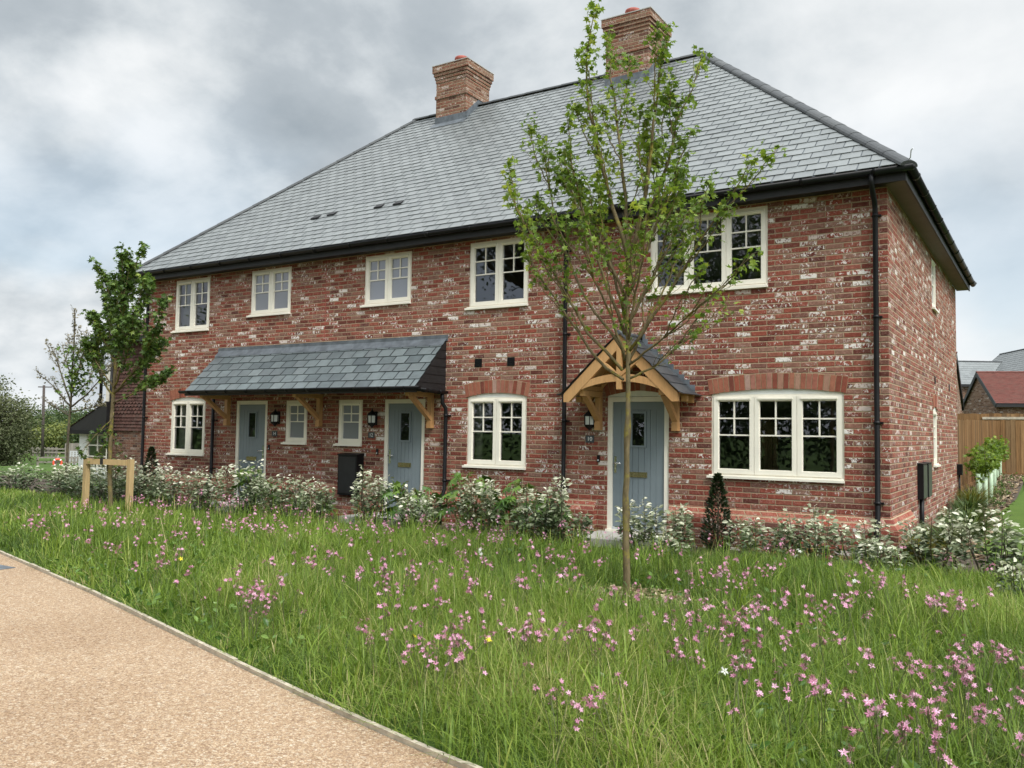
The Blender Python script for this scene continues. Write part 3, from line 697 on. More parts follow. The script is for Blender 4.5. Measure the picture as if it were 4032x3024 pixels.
    def pipe(pts, rings):
        m_ = MB(); m_.tube(pts, .034, 10)
        for (x, y, z) in rings:
            m_.lathe([(.034, z-.022), (.038, z-.022), (.038, z+.022), (.034, z+.022)], x, y, 10); m_.box(x+.02, x+.068, y+.02, .0, z-.012, z+.012); m_.box(x-.05, x-.02, y+.03, .0, z-.010, z+.010)
        m_.build('downpipe', 'black_plastic', HOUSE)
    for x in (-.137, -4.72):
        pipe([(x, -.335, 4.76), (x, -.335, 4.66), (x, -.30, 4.60), (x, -.10, 4.44), (x, -.065, 4.36), (x, -.065, .40), (x, -.17, .20), (x, -.17, -.25)], [(x, -.065, z) for z in (4.28, 2.95, 1.58, .55)])
    pipe([(-15.43, -.335, 4.76), (-15.43, -.335, 4.66), (-15.43, -.10, 4.44), (-15.43, -.065, 4.36), (-15.43, -.065, .40), (-15.43, -.17, .2), (-15.43, -.17, -.25)], [(-15.43, -.065, z) for z in (4.2, 2.9, 1.6, .5)])
    pipe([(-13.08, -.065, 2.08), (-13.08, -.065, .40), (-13.08, -.17, .2), (-13.08, -.17, -.25)], [(-13.08, -.065, z) for z in (1.55, .55)])
    pipe([(-7.06, -.13, 2.06), (-7.06, -.13, 1.94), (-7.06, -.13, 1.88), (-7.03, -.07, 1.78), (-7.03, -.065, 1.70), (-7.03, -.065, .40), (-7.03, -.17, .2), (-7.03, -.17, -.25)], [(-7.03, -.065, z) for z in (1.66, .55)])
    # hip iron at the right-hand corner
    h = MB(); h.tube([(EX1-.03, EYF+.02, EZ+.04), (EX1+.02, EYF-.03, EZ+.06), (EX1+.03, EYF-.04, EZ+.15), (EX1+.055, EYF-.065, EZ+.165)], .008, 6); h.build('hip_iron', 'pale_metal', HOUSE)
    # canopy gutter with its return to the wall
    K = roof.canopy
    gutter((-13.10, -.865, 2.125), (-6.985, -.865, 2.125), (0, 1, 0), 11, .055).build('gutter', 'black_plastic', K)
    gutter((-7.045, -.86, 2.10), (-7.045, -.05, 2.075), (1, 0, 0), 2, .052).build('gutter', 'black_plastic', K)
def chimney(x0, x1, y0, y1, top):
    m = MB(); H = .078
    def lay(o, z0, z1): m.box(x0-o, x1+o, y0-o, y1+o, z0, z1)
    z = top-.165; lay(.075, z, top); lay(.050, z-H, z+.002); lay(.028, z-2*H, z-H+.002); lay(.012, z-3*H, z-2*H+.002)
    zs = z-3*H-4*H; lay(0, zs, z-3*H+.002); lay(.024, zs-H, zs+.002); lay(0, 8.3, zs-H+.002)
    c = m.build('chimney', 'chimney_brick', HOUSE)
    cap = MB(); cap.box(x0-.085, x1+.085, y0-.085, y1+.085, top, top+.018); cap.build('capping', 'concrete', c)
    px, py = x0+.42, y0+.42
    p = MB(); p.lathe([(.155, top+.01), (.15, top+.22), (.165, top+.23), (.17, top+.27), (.16, top+.30), (.135, top+.30), (.125, top+.02)], px, py, 20); p.build('chimney_pot', 'terracotta', c)
    sl_ = (RZ-EZ)/(RY-EYF); zr = lambda y: EZ+(y-EYF)*sl_
    l = MB(); o = .014
    l.box(x0-o, x1+o, y0-o-.004, y0, zr(y0)-.02, zr(y0)+.17)
    for xx, s_ in ((x0, -1), (x1, 1)):
        a, b = (xx+s_*o, xx) if s_ > 0 else (xx, xx-o)
        poly = [(y0-o, zr(y0)-.03), (y0-o, zr(y0)+.17), (RY-.03, zr(RY)+.16), (RY+.03, zr(RY)+.16), (y1+o, zr(2*RY-y1)+.17), (y1+o, zr(2*RY-y1)-.03), (RY, zr(RY)-.05)]
        l.prism(poly, 'x', min(xx, xx+s_*o), max(xx, xx+s_*o))
    l.add([(x0-.06, y0-.17, zr(y0-.17)+.03), (x1+.06, y0-.17, zr(y0-.17)+.03), (x1+.06, y0-o, zr(y0)+.03), (x0-.06, y0-o, zr(y0)+.03)], [(0, 1, 2, 3)])
    l.build('flashing', 'lead', c)
# ------------------------------------------------------------------ long canopy over two doors, porch over the third
def canopy():
    x0, x1 = -13.0, -7.10; ye, ze, zt = -.80, 2.145, 2.975
    b = MB(); b.prism([(0, zt), (ye, ze-.01), (ye, ze-.06), (0, 2.075)], 'x', x0+.04, x1-.006)      # carcass: black cheeks and soffit
    b.box(x0-.02, x1+.02, ye-.022, ye, ze-.12, ze-.005)
    K = b.build('canopy', 'black_board', HOUSE)
    ck = MB()                                                                                    # boarded cheek
    for i in range(6):
        z0 = 2.06+i*.145; z1 = z0+.15; yl = lambda z: ye*(1-(z-ze)/(zt-ze))
        ya, yb = max(ye, min(0, yl(max(z0, ze)))), max(ye, min(0, yl(max(z1, ze))))
        if ya > -.02: continue
        ck.add([(x1-.006+.016, ya, z0), (x1+.010, 0, z0), (x1, 0, min(z1, zt)), (x1, yb, min(z1, zt))], [(0, 1, 2, 3)])
    ck.build('cheek', 'black_board', K)
    s = MB(); sv = Vector((0, 0-ye, zt-ze)).normalized(); L = math.hypot(ye, zt-ze); n = Vector((1, 0, 0)).cross(sv)
    slates(s, Vector((x0, ye-.045, ze-.045)), (1, 0, 0), sv, n, L-.03, .305, .205, lambda q: (0, x1-x0), lift=.018, thick=.012, gap=.022, jitter=.003)
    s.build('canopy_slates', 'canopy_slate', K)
    l = MB(); l.box(x0-.05, x1+.04, -.014, -.001, 2.95, 3.062)
    q = sv; a = Vector((0, -.014, 2.975)); bq = a-q*.165
    l.add([(x0-.02, bq.y, bq.z+.016), (x1+.02, bq.y, bq.z+.016), (x1+.02, a.y, a.z+.022), (x0-.02, a.y, a.z+.022)], [(0, 1, 2, 3)])
    l.build('flashing', 'lead', K)
    for bx in (-12.66, -10.04, -7.375): bracket(bx, K, .70, 1.455, 2.06)
    return K
def bracket(bx, K, out, zb, zt):
    m = MB(); w = .043
    m.box(bx-w, bx+w, -.088, -.001, zb, zt-.085); m.box(bx-w+.002, bx+w-.002, -out, -.001, zt-.085, zt)
    m.beam((bx, -.06, zb+.14), (bx, -out+.10, zt-.07), .066, .085, (1, 0, 0)); m.box(bx-w-.006, bx+w+.006, -.098, -.001, zb-.012, zb+.10)
    m.build('bracket', 'oak', K)
roof.canopy = canopy(); roof()
chimney(-10.485, -9.615, 3.95, 4.90, 10.02); chimney(-6.03, -5.07, 3.95, 4.93, 10.04)
def porch():
    xc, yf = -3.50, -.64; tipz, apz, hw = 1.965, 2.815, .90
    K = MB(); d = Vector((hw, 0, apz-tipz)).normalized()
    def raft(y, th, mb):
        for sgn in (-1, 1):
            t = Vector((xc+sgn*hw, y, tipz)); a = Vector((xc, y, apz)); n = Vector((sgn*d.z, 0, d.x)); w = .135
            P = [t+n*0, a+Vector((0, 0, .0)), a-Vector((0, 0, w/d.x)), Vector((xc+sgn*(hw-.09), y, tipz-.115)), Vector((xc+sgn*hw, y, tipz-.115))]
            q = [(p.x, p.z) for p in P]
            if sgn < 0: q = q[::-1]
            mb.prism(q, 'y', y-th/2, y+th/2)
    raft(yf, .062, K)
    # curved tie beam, king post and struts
    N = 10; span = .625
    for i in range(N):
        def Q(k, o):
            t = -1+2*k/N; return (xc+t*span, 2.03+.115*(1-t*t)+o)
        a0, a1, b0, b1 = Q(i, 0), Q(i+1, 0), Q(i, .115-.02*abs(-1+2*i/N)), Q(i+1, .115-.02*abs(-1+2*(i+1)/N))
        K.prism([a0, a1, b1, b0], 'y', yf-.024, yf+.024)
    K.box(xc-.036, xc+.036, yf-.034, yf+.034, 2.03, 2.66)
    K.beam((xc-.03, yf, 2.24), (xc-.36, yf, 2.50), .045, .075, (0, 1, 0)); K.beam((xc+.03, yf, 2.24), (xc+.36, yf, 2.50), .045, .075, (0, 1, 0))
    o = K.build('porch', 'oak', HOUSE)
    R = MB(); raft(-.05, .055, R)
    for sgn in (-1, 1):
        R.box(xc+sgn*.625-.05, xc+sgn*.625+.05, -.66, -.001, 2.035, 2.10)
        p0 = Vector((xc+sgn*(hw-.02), 0, tipz+.0)); p1 = Vector((xc, 0, apz-.005))
        n = Vector((sgn*d.z, 0, d.x)); vs = [Vector((p.x, y, p.z))+n*h for p in (p0, p1) for y in (yf-.03, -.002) for h in (.002, .018)]
        R.add(vs, [(0, 2, 6, 4), (1, 5, 7, 3), (0, 4, 5, 1), (2, 3, 7, 6), (0, 1, 3, 2), (4, 6, 7, 5)])
        R.box(xc+sgn*(hw-.055)-.045, xc+sgn*(hw-.055)+.045, -.30, -.24, tipz-.10, tipz-.02); R.box(xc+sgn*(hw-.055)-.045, xc+sgn*(hw-.055)+.045, -.09, -.02, tipz-.10, tipz-.02)
    R.build('rafters', 'oak', o)
    for sgn in (-1, 1): bracket(xc+sgn*.625, o, .60, 1.455, 2.03)
    s = MB()
    for sgn in (-1, 1):
        up = Vector((-sgn*d.x, 0, d.z)); n = Vector((sgn*d.z, 0, d.x)); ux = Vector((0, -sgn*1.0, 0)); 
        e = Vector((xc+sgn*(hw+.0), 0, tipz))+n*.022
        O = e+Vector((0, -.002 if sgn > 0 else yf-.065, 0)); W = abs(yf)+.063
        ux = Vector((0, -1, 0)) if sgn > 0 else Vector((0, 1, 0))
        L = math.hypot(hw, apz-tipz)+.02
        nn = ux.cross(up)
        if nn.dot(n) < 0: O = O+ux*W; ux = -ux
        slates(s, O, ux, up, n, L, .25, .19, lambda q: (0, W), lift=.013)
        k = Vector((sgn*.92, 0, -.40)).normalized(); e2 = O; nk = Vector((-k.z*sgn*sgn if sgn > 0 else k.z, 0, abs(k.x)))
        a, b = e2+n*.014, e2+k*.085+n*.020
        s.add([a, a+ux*W, b+ux*W, b, a-n*.012, a+ux*W-n*.012, b+ux*W-n*.012, b-n*.012], [(0, 1, 2, 3), (4, 7, 6, 5), (3, 2, 6, 7), (1, 5, 6, 2), (0, 3, 7, 4)])
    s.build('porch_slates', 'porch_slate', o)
    l = MB(); dz = apz+.045
    l.tube([(xc, yf-.07, dz-.01), (xc, -.002, dz-.01)], .035, 8)
    for sgn in (-1, 1):
        for i in range(11):
            z0 = tipz+.075+i*.0775; xa = xc+sgn*(hw-(z0-tipz)*hw/(apz-tipz)+.08); 
            z1 = z0+.075; xb = xa-sgn*.20
            l.box(min(xa, xb), max(xa, xb), -.012-.0004*i, -.001, z0-.03, z1)
    l.build('flashing', 'lead', o)
porch()
# ------------------------------------------------------------------ things fixed to the walls
def lantern(x, z, label):
    t = thing('wall_lantern', (x, 0, z), label, 'wall lamp', 'black half lanterns beside the doors')
    m = MB(); c = (x, -.085)
    m.lathe([(.0, z+.355), (.012, z+.35), (.010, z+.325), (.020, z+.315), (.028, z+.30), (.062, z+.275), (.092, z+.245), (.094, z+.228), (.080, z+.222)], *c, 6, smooth=False)
    m.lathe([(.080, z+.095), (.086, z+.088), (.070, z+.060), (.040, z+.035), (.018, z+.022), (.020, z+.012), (.0, z)], *c, 6, smooth=False)
    for k in range(6):
        a = 2*PI*k/6; m.beam((c[0]+.079*math.cos(a), c[1]+.079*math.sin(a), z+.09), (c[0]+.083*math.cos(a), c[1]+.083*math.sin(a), z+.228), .012, .012)
    m.box(x-.05, x+.05, -.014, -.001, z+.05, z+.30); m.box(x-.018, x+.018, -.06, -.014, z+.24, z+.27); m.box(x-.018, x+.018, -.06, -.014, z+.06, z+.085)
    m.build('lamp_frame', 'black_plastic', t)
    g = MB(); g.lathe([(.070, z+.093), (.076, z+.224)], *c, 6, smooth=False); g.build('lamp_glass', 'opal_glass', t)
lantern(-11.20, 1.435, 'black wall lantern between the far left front door and small window')
lantern(-8.675, 1.43, 'black wall lantern between the small window and the middle front door')
lantern(-4.265, 1.43, 'black wall lantern under the timber gabled porch')
def plate(x, z, num, where):
    t = thing('house_number', (x, 0, z), f'small dark slate plate reading {num} {where}', 'house number')
    m = MB(); m.box(x-.072, x+.072, -.014, -.001, z-.054, z+.054); m.build('plate', 'sign_slate', t)
    cu = bpy.data.curves.new('numeral', 'FONT'); cu.body = num; cu.size = .090; cu.align_x = 'CENTER'; cu.align_y = 'CENTER'; cu.extrude = .0008; cu.offset = -.0006
    cu.materials.append(MATS['white_paint']); q = bpy.data.objects.new('numeral_curve', cu); COL.objects.link(q); bpy.context.view_layer.update()
    me = bpy.data.meshes.new_from_object(q.evaluated_get(bpy.context.evaluated_depsgraph_get())); bpy.data.objects.remove(q); o = bpy.data.objects.new('numeral', me); COL.objects.link(o); o.parent = t; o.location = (0, -.0155, 0); o.rotation_euler = (PI/2, 0, 0)
plate(-11.283, 1.292, '14', 'beside the far left front door'); plate(-8.752, 1.30, '12', 'left of the middle front door'); plate(-4.292, 1.302, '10', 'below the lantern at the gabled porch')
def bell(x, z, label):
    t = thing('doorbell', (x, 0, z), label, 'doorbell', 'slim black doorbells')
    m = MB(); m.box(x-.021, x+.021, -.022, -.001, z-.052, z+.052); m.build('bell_case', 'black_plastic', t)
    b = MB(); b.box(x-.011, x+.011, -.026, -.022, z-.035, z-.012); b.build('bell_button', 'pale_metal', t)
bell(-4.14, 1.005, 'slim black doorbell left of the door under the gabled porch'); bell(-8.60, 1.0, 'slim black doorbell left of the middle front door'); bell(-11.43, 1.02, 'slim black doorbell right of the far left front door')
def vent(M, a, z, label, w=.072):
    m = MB()
    m.box(a-w, a+w, -.006, -.001, z-w, z+w, M)
    for k in range(5): q = z-w+.018+k*(2*w-.03)/5; m.box(a-w+.008, a+w-.008, -.014, -.006, q, q+.012, M)
    p = M(a, 0, z); o = m.build('air_vent', 'black_plastic', None, loc=p); tag(o, label, 'air vent', 'square black air vents')
vent(FRONT, -6.413, 2.55, 'left one of two black vents above the arched window beside canopy'); vent(FRONT, -5.762, 2.552, 'right one of two black vents above the arched window beside canopy')
vent(SIDE, 5.0, 2.43, 'black vent above the arched side window on the brick wall'); vent(SIDE, 7.40, 2.42, 'black vent nearer the back corner on the side wall')
def curtains():
    for x0, x1, z0, z1 in ((-6.60, -6.44, .5, 2.05), (-14.50, -14.22, .5, 2.05), (-14.5, -14.30, 3.0, 4.6)):
        m = MB(); n = 7
        for i in range(n):
            a, b = x0+(x1-x0)*i/n, x0+(x1-x0)*(i+1)/n; ya, yb = .17+.03*(i % 2), .17+.03*((i+1) % 2); m.quad((a, ya, z0), (b, yb, z0), (b, yb, z1), (a, ya, z1))
        m.build('curtain', 'white_board', HOUSE)
curtains()
def timber():
    t = thing('timber_boards', (-1.95, 1.3, .02), 'upright timber boards seen through the middle of the wide arched window', 'timber boards')
    for k in range(4): m = MB(); x = -2.07+k*.075; m.box(x, x+.07, 1.3+.01*(k % 2), 1.34, .02, 1.62+.02*(k % 3)); m.build('board', 'stake_wood', t)
timber()
def meter(x0, x1, z0, z1):
    t = thing('meter_box', ((x0+x1)/2, 0, z0), 'black meter cabinet on brick wall between two front doors', 'meter box')
    m = MB(); m.box(x0, x1, -.19, -.001, z0, z1-.03); m.prism([(-.205, z1-.03), (-.001, z1-.03), (-.001, z1+.012), (-.205, z1-.012)], 'x', x0-.012, x1+.012); m.build('cabinet', 'black_plastic', t)
    d = MB(); d.box(x0+.025, x1-.025, -.197, -.19, z0+.03, z1-.06); d.build('cabinet_door', 'black_board', t)
meter(-9.385, -8.925, .20, .955)
def side_meter(y0, y1, label, pipe):
    t = thing('meter_box', (0, (y0+y1)/2, .46), label, 'meter box', 'meter boxes on the side wall')
    m = MB(); m.box(.001, .085, y0, y1, .46, .99); m.prism([(.001, .99), (.095, .99), (.095, .998), (.001, 1.012)], 'y', y0-.008, y1+.008); m.build('cabinet', 'black_plastic', t)
    d = MB(); d.box(.085, .092, y0+.012, y1-.012, .475, .975); d.build('cabinet_door', 'green_grey_metal', t)
    if pipe: p = MB(); p.tube([(.045, y0+.12, .46), (.045, y0+.12, -.2)], .034, 8); p.build('cable_duct', 'black_plastic', t)
side_meter(2.56, 3.0, 'olive grey wall meter box with a black duct below, nearer the front corner', True); side_meter(3.18, 3.61, 'olive grey wall meter box without duct, second from the front corner', False)
def outlet():
    t = thing('outlet_box', (.05, 8.85, .5), 'small black outside box with pipe at the back corner of house', 'outside box')
    m = MB(); m.box(.001, .10, 8.78, 9.0, .62, .85); m.build('box_body', 'black_plastic', t); p = MB(); p.tube([(.04, 8.86, .62), (.04, 8.86, -.1)], .022, 8); p.build('pipe', 'black_plastic', t)
outlet()
# ------------------------------------------------------------------ trees
MAIN = [
 [(-1.64,-4.39,-0.25),(-1.66,-4.39,0.68),(-1.64,-4.39,1.77),(-1.65,-4.39,2.17),(-1.67,-4.39,2.71),(-1.65,-4.39,3.07)],
 [(-1.65,-4.39,3.07),(-1.77,-4.38,3.45),(-1.91,-4.36,3.84),(-2.16,-4.34,4.83),(-2.15,-4.32,5.37),(-2.08,-4.29,5.73)],
 [(-1.65,-4.39,2.89),(-1.72,-4.3,3.6),(-1.87,-4.18,4.45),(-2.03,-4.04,5.11),(-2.11,-3.9,5.6)],
 [(-1.65,-4.39,3.07),(-1.51,-4.44,3.4),(-1.4,-4.5,3.82),(-1.31,-4.56,4.45),(-1.22,-4.62,4.85),(-1.14,-4.7,5.11)],
 [(-1.54,-4.39,3.33),(-1.38,-4.34,3.68),(-1.27,-4.26,4.09),(-1.23,-4.18,4.56),(-1.2,-4.09,4.65)],
 [(-1.7,-4.39,2.0),(-2.05,-4.45,2.37),(-2.49,-4.53,3.13),(-2.8,-4.61,3.67),(-2.85,-4.7,4.15)],
 [(-1.68,-4.39,2.17),(-2.2,-4.26,2.77),(-2.66,-4.09,3.62),(-2.87,-3.9,4.61)],
 [(-1.68,-4.39,2.35),(-1.96,-4.45,3.09),(-2.19,-4.52,3.93),(-2.23,-4.59,4.5)],
 [(-1.65,-4.39,2.04),(-1.21,-4.5,2.3),(-0.89,-4.64,2.5),(-0.74,-4.79,2.67)],
 [(-1.64,-4.39,2.17),(-1.24,-4.43,2.67),(-0.82,-4.48,3.27),(-0.59,-4.54,3.5),(-0.4,-4.59,3.79)],
 [(-1.65,-4.39,2.44),(-1.36,-4.26,3.06),(-1.15,-4.09,3.57),(-1.07,-3.9,3.72)],
 [(-1.65,-4.39,2.71),(-1.36,-4.37,3.4),(-1.15,-4.33,4.0),(-1.06,-4.29,4.25)],
 [(-1.67,-4.39,2.67),(-2.05,-4.26,3.41),(-2.5,-4.09,3.99),(-2.73,-3.9,4.43)],
 [(-1.69,-4.39,1.91),(-1.95,-4.34,2.05),(-2.36,-4.26,2.54),(-2.86,-4.18,3.17),(-3.11,-4.09,3.87)],
 [(-1.67,-4.39,2.09),(-1.75,-4.56,2.52),(-1.84,-4.76,2.85),(-1.85,-5.0,3.32)],
 [(-1.64,-4.39,2.08),(-1.51,-4.23,2.5),(-1.46,-4.03,2.75),(-1.31,-3.79,3.33)],
 [(-1.65,-4.39,2.26),(-1.52,-4.53,2.68),(-1.36,-4.7,2.99),(-1.25,-4.89,3.32)],
 [(-1.65,-4.39,1.91),(-1.38,-4.32,2.04),(-1.19,-4.21,2.26),(-1.05,-4.09,2.35)],
 [(-1.68,-4.39,2.49),(-1.87,-4.26,2.98),(-2.09,-4.09,3.55),(-2.25,-3.9,4.11)]]
STAKED = [
 [(-12.91,-2.39,-0.25),(-13.02,-2.39,0.8),(-13.0,-2.39,1.74),(-12.96,-2.39,2.6),(-12.83,-2.39,3.29),(-12.73,-2.39,3.98)],
 [(-12.83,-2.39,3.29),(-12.71,-2.33,4.16),(-12.56,-2.27,4.5),(-12.52,-2.19,4.77)],
 [(-12.82,-2.39,3.12),(-12.78,-2.44,3.8),(-12.66,-2.51,4.21),(-12.62,-2.59,4.61)],
 [(-12.9,-2.39,2.77),(-12.55,-2.31,3.28),(-12.35,-2.21,3.8),(-12.51,-2.09,4.18)],
 [(-12.95,-2.39,2.52),(-13.27,-2.44,3.13),(-13.4,-2.51,3.39),(-13.43,-2.59,3.43)],
 [(-12.97,-2.39,1.91),(-13.54,-2.33,2.36),(-13.84,-2.27,2.91),(-14.0,-2.19,3.06)],
 [(-12.97,-2.39,2.0),(-12.19,-2.43,2.49),(-11.75,-2.48,3.05),(-11.49,-2.53,3.2),(-11.3,-2.59,3.63)],
 [(-12.97,-2.39,1.83),(-12.43,-2.33,2.0),(-12.0,-2.27,2.16),(-11.82,-2.19,2.25)],
 [(-12.98,-2.39,2.09),(-12.51,-2.5,2.58),(-12.1,-2.63,3.04),(-11.9,-2.79,3.5)],
 [(-12.95,-2.39,2.43),(-13.24,-2.36,2.96),(-13.28,-2.33,3.65),(-13.4,-2.29,4.1)],
 [(-12.95,-2.39,1.66),(-13.05,-2.43,1.23),(-13.05,-2.49,1.05)],
 [(-12.89,-2.39,2.69),(-13.2,-2.26,3.22),(-13.5,-2.09,3.6)],
 [(-12.97,-2.39,2.0),(-12.6,-2.28,2.26),(-12.14,-2.14,2.77),(-12.14,-1.99,2.95)],
 [(-12.97,-2.39,2.1),(-13.3,-2.5,2.5),(-13.6,-2.6,2.95)], [(-12.9,-2.39,2.6),(-12.6,-2.5,3.1),(-12.45,-2.6,3.6)]]
PALE = [
 [(-22.17,2.17,-0.25),(-22.17,2.17,0.99),(-22.11,2.17,2.05),(-22.09,2.17,3.25),(-22.08,2.17,4.32),(-22.13,2.17,4.76)],
 [(-22.1,2.17,1.92),(-22.79,2.1,2.46),(-23.11,1.99,2.73),(-23.2,1.88,2.83)], [(-22.11,2.17,2.05),(-22.87,2.25,3.01),(-23.33,2.36,3.44),(-23.86,2.48,3.82)],
 [(-22.1,2.17,1.92),(-21.37,2.23,2.31),(-20.95,2.3,2.7),(-20.66,2.38,3.09)], [(-22.09,2.17,2.32),(-21.61,2.12,3.23),(-21.3,2.05,3.74),(-21.08,1.98,3.96)],
 [(-22.08,2.17,1.65),(-23.19,2.35,1.93),(-23.97,2.58,2.05)], [(-22.09,2.17,1.78),(-20.75,2.0,1.91),(-19.86,1.77,2.0)],
 [(-22.09,2.17,2.72),(-22.68,2.26,3.41),(-23.02,2.38,3.78)], [(-22.09,2.17,2.98),(-22.01,2.31,3.66),(-22.17,2.48,3.89)], [(-22.12,2.17,2.18),(-21.56,2.39,2.72),(-21.68,2.67,3.41)]]
def along(pts, t):
    P = [Vector(p) for p in pts]; L = [(P[i+1]-P[i]).length for i in range(len(P)-1)]; d = t*sum(L)
    for i, l in enumerate(L):
        if d <= l or i == len(L)-1: return P[i].lerp(P[i+1], min(1, d/l)), (P[i+1]-P[i]).normalized()
        d -= l
def smooth_path(pts, n):
    return [along(pts, k/n)[0]+Vector(((k % 2)-.5, ((k+1) % 3)/2-.5, 0))*.012 for k in range(n+1)]
def young_tree(name, label, brs, r_base, mat, lmat, lsize, per, tw, dens, knots=(), lo=.30, tipr=.004, group=None, subs=0):
    t = thing(name, brs[0][0][:2]+(-.2,), label, 'tree', group); brs = list(brs)
    for b in list(brs[1:]):
        for q in range(subs):
            p, d = along(b, random.uniform(.18, .80)); a = random.uniform(0, 2*PI); o = Vector((math.cos(a), math.sin(a), 0)); l = random.uniform(.35, .85)
            e = p+(o*.30+d*.9+Vector((0, 0, .25))).normalized()*l; brs.append([tuple(p), tuple(p.lerp(e, .5)+o*.04), tuple(e)])
    nmain = len(brs)-subs*(len(brs)-1)//(subs+1)
    m = MB(); LP = []; TW = []
    for bi, b in enumerate(brs):
        L = sum((Vector(b[i+1])-Vector(b[i])).length for i in range(len(b)-1))
        if bi == 0:
            n = 22; pts = [along(b, k/n)[0]+Vector((random.uniform(-.006, .006), random.uniform(-.006, .006), 0)) for k in range(n+1)]
            rad = [r_base*(1-.62*k/n)*(1.25 if k == 0 else 1)+random.uniform(-.05, .05)*r_base for k in range(n+1)]
            for kz, kr in knots:
                i = min(range(n+1), key=lambda q: abs(pts[q].z-kz)); rad[i] *= kr
            m.tube(pts, rad, 10); start = .72
        else:
            rb = (.16 if bi >= nmain else .34 if bi > 4 else .5)*r_base*min(1.1, .5+L/3); n = 10
            pts = smooth_path(b, n); m.tube(pts, [rb*(1-k/n)**.8+tipr for k in range(n+1)], 6); start = lo
        k = int(L*tw)
        for q in range(k):
            tt = start+(1-start)*(q+random.random())/max(k, 1)
            p, d = along(b, min(tt, 1)); a = random.uniform(0, 2*PI)
            out = Vector((math.cos(a), math.sin(a), 0)); l = random.uniform(.08, .30)*(1.15-.6*tt)*(lsize/.065)**.5
            e = p+(out*.55+d*.75+Vector((0, 0, .15))).normalized()*l; mid = p.lerp(e, .5)+out*.02
            m.tube([p, mid, e], [tipr*.9, tipr*.7, tipr*.45], 4, False); TW.append((p, e, tt))
            for _ in range(max(1, int(per*random.uniform(.4, 1.5)*(dens(bi, tt, p))))):
                LP.append(p.lerp(e, random.uniform(.2, 1.08))+Vector((random.gauss(0, .028), random.gauss(0, .028), random.gauss(0, .028))))
        if bi:
            for _ in range(int(per*2.2*dens(bi, 1, b[-1]))):
                p, d = along(b, random.uniform(.86, 1)); LP.append(p+Vector((random.gauss(0, .04), random.gauss(0, .04), random.gauss(0, .04)+.02)))
    m.build('trunk', mat, t)
    P = np.array([tuple(p) for p in LP]); n = len(P)
    # clumps of younger, yellower leaves
    c = .5+.5*np.sin(P[:, 0]*5.1+P[:, 2]*3.3)*np.sin(P[:, 1]*4.7-P[:, 2]*2.9)
    tint = np.clip(.25+.4*c+RNG.normal(0, .22, n), 0, 1)
    leaves('crown', lmat, P, lsize, t, tint=tint, up=.9)
    return t
young_tree('young_maple', 'slender young tree with mossy trunk standing in mulch before the gabled porch', MAIN, .036, 'bark', 'maple_leaf', .064, 5.4, 11, lambda b, t, p: (.22+1.0*min(1, max(0, (p[2]-2.3)/1.7)))*(.8+.4*(t > .6)), knots=((1.38, 1.4), (.66, 1.18), (2.2, 1.25)), lo=.20, tipr=.003, subs=4)
young_tree('staked_tree', 'young leafy tree tied to a low timber stake frame', STAKED, .046, 'bark', 'deep_leaf', .085, 8.2, 12, lambda b, t, p: .55+.75*min(1, max(0, (p[2]-1.6)/1.2)), lo=.22, subs=3)
young_tree('sparse_sapling', 'bare pale budding sapling beyond the staked tree', PALE, .042, 'grey_bark', 'blossom_pale', .075, 2.2, 12, lambda b, t, p: .9, lo=.2, tipr=.006, subs=3)
def sapling_leaves():
    # the sapling's greener side shoot
    o = [x for x in S.objects if x.name == 'sparse_sapling'][0]; n = 420
    p = np.array([(-22.09+.32*random.gauss(0, .5)+.25, 2.17+.2*random.gauss(0, 1), random.uniform(2.3, 3.7)) for _ in range(n)])
    leaves('foliage', 'deep_leaf', p, .12, o)
sapling_leaves()
def stake_frame():
    t = thing('stake_frame', (-12.95, -2.6, -.2), 'H-shaped timber stake frame holding the young tree', 'tree stake')
    for x, y, top in ((-12.62, -2.93, .80), (-12.50, -2.05, .80)):
        pass
    A, B = Vector((-12.66, -2.92, 0)), Vector((-12.36, -2.12, 0))
    A = Vector((-13.46, -2.56, 0)); B = Vector((-12.36, -2.40, 0))
    for p in (A, B):
        m = MB(); m.box(p.x-.045, p.x+.045, p.y-.045, p.y+.045, -.35, .79+random.uniform(-.01, .01)); m.build('stake', 'stake_wood', t)
    m = MB(); d = (B-A).normalized(); m.beam(A+d*.046+Vector((0, -.03, .735)), B-d*.046+Vector((0, -.03, .735)), .04, .10); m.build('crossbar', 'stake_wood', t)
    r_ = MB(); c = Vector((-13.02, -2.42, .745)); r_.lathe([(.075, .715), (.082, .73), (.082, .77), (.075, .785)], c.x, c.y, 12); r_.box(c.x-.03, c.x+.035, c.y-.14, c.y-.075, .69, .80); r_.build('tie', 'rubber', t)
stake_frame()
def mulch():
    n = 2600; a = RNG.uniform(0, 2*PI, n); rr = np.sqrt(RNG.uniform(0, 1, n))*.62
    P = np.stack([-1.64+np.cos(a)*rr*1.2, -4.36+np.sin(a)*rr, np.full(n, -.185)+RNG.uniform(0, .03, n)], -1)
    q = np.array([(-.5, 0, 0), (.5, 0, 0), (.5, 1, .05), (-.5, 1, .05)]); V, F = scatter(q, [np.array([(0, 1, 2, 3)])], frames(rand_dirs(n)*np.array((1, 1, .25)), rand_dirs(n, 2.)), P, np.stack([np.full(n, .018), RNG.uniform(.025, .06, n), np.ones(n)*.05], -1))
    tag(np_mesh('mulch', V, F, 'wood_chip', tint=np.repeat(RNG.uniform(0, 1, n), 4), loc=(-1.64, -4.36, -.2)), kind='stuff')
mulch()
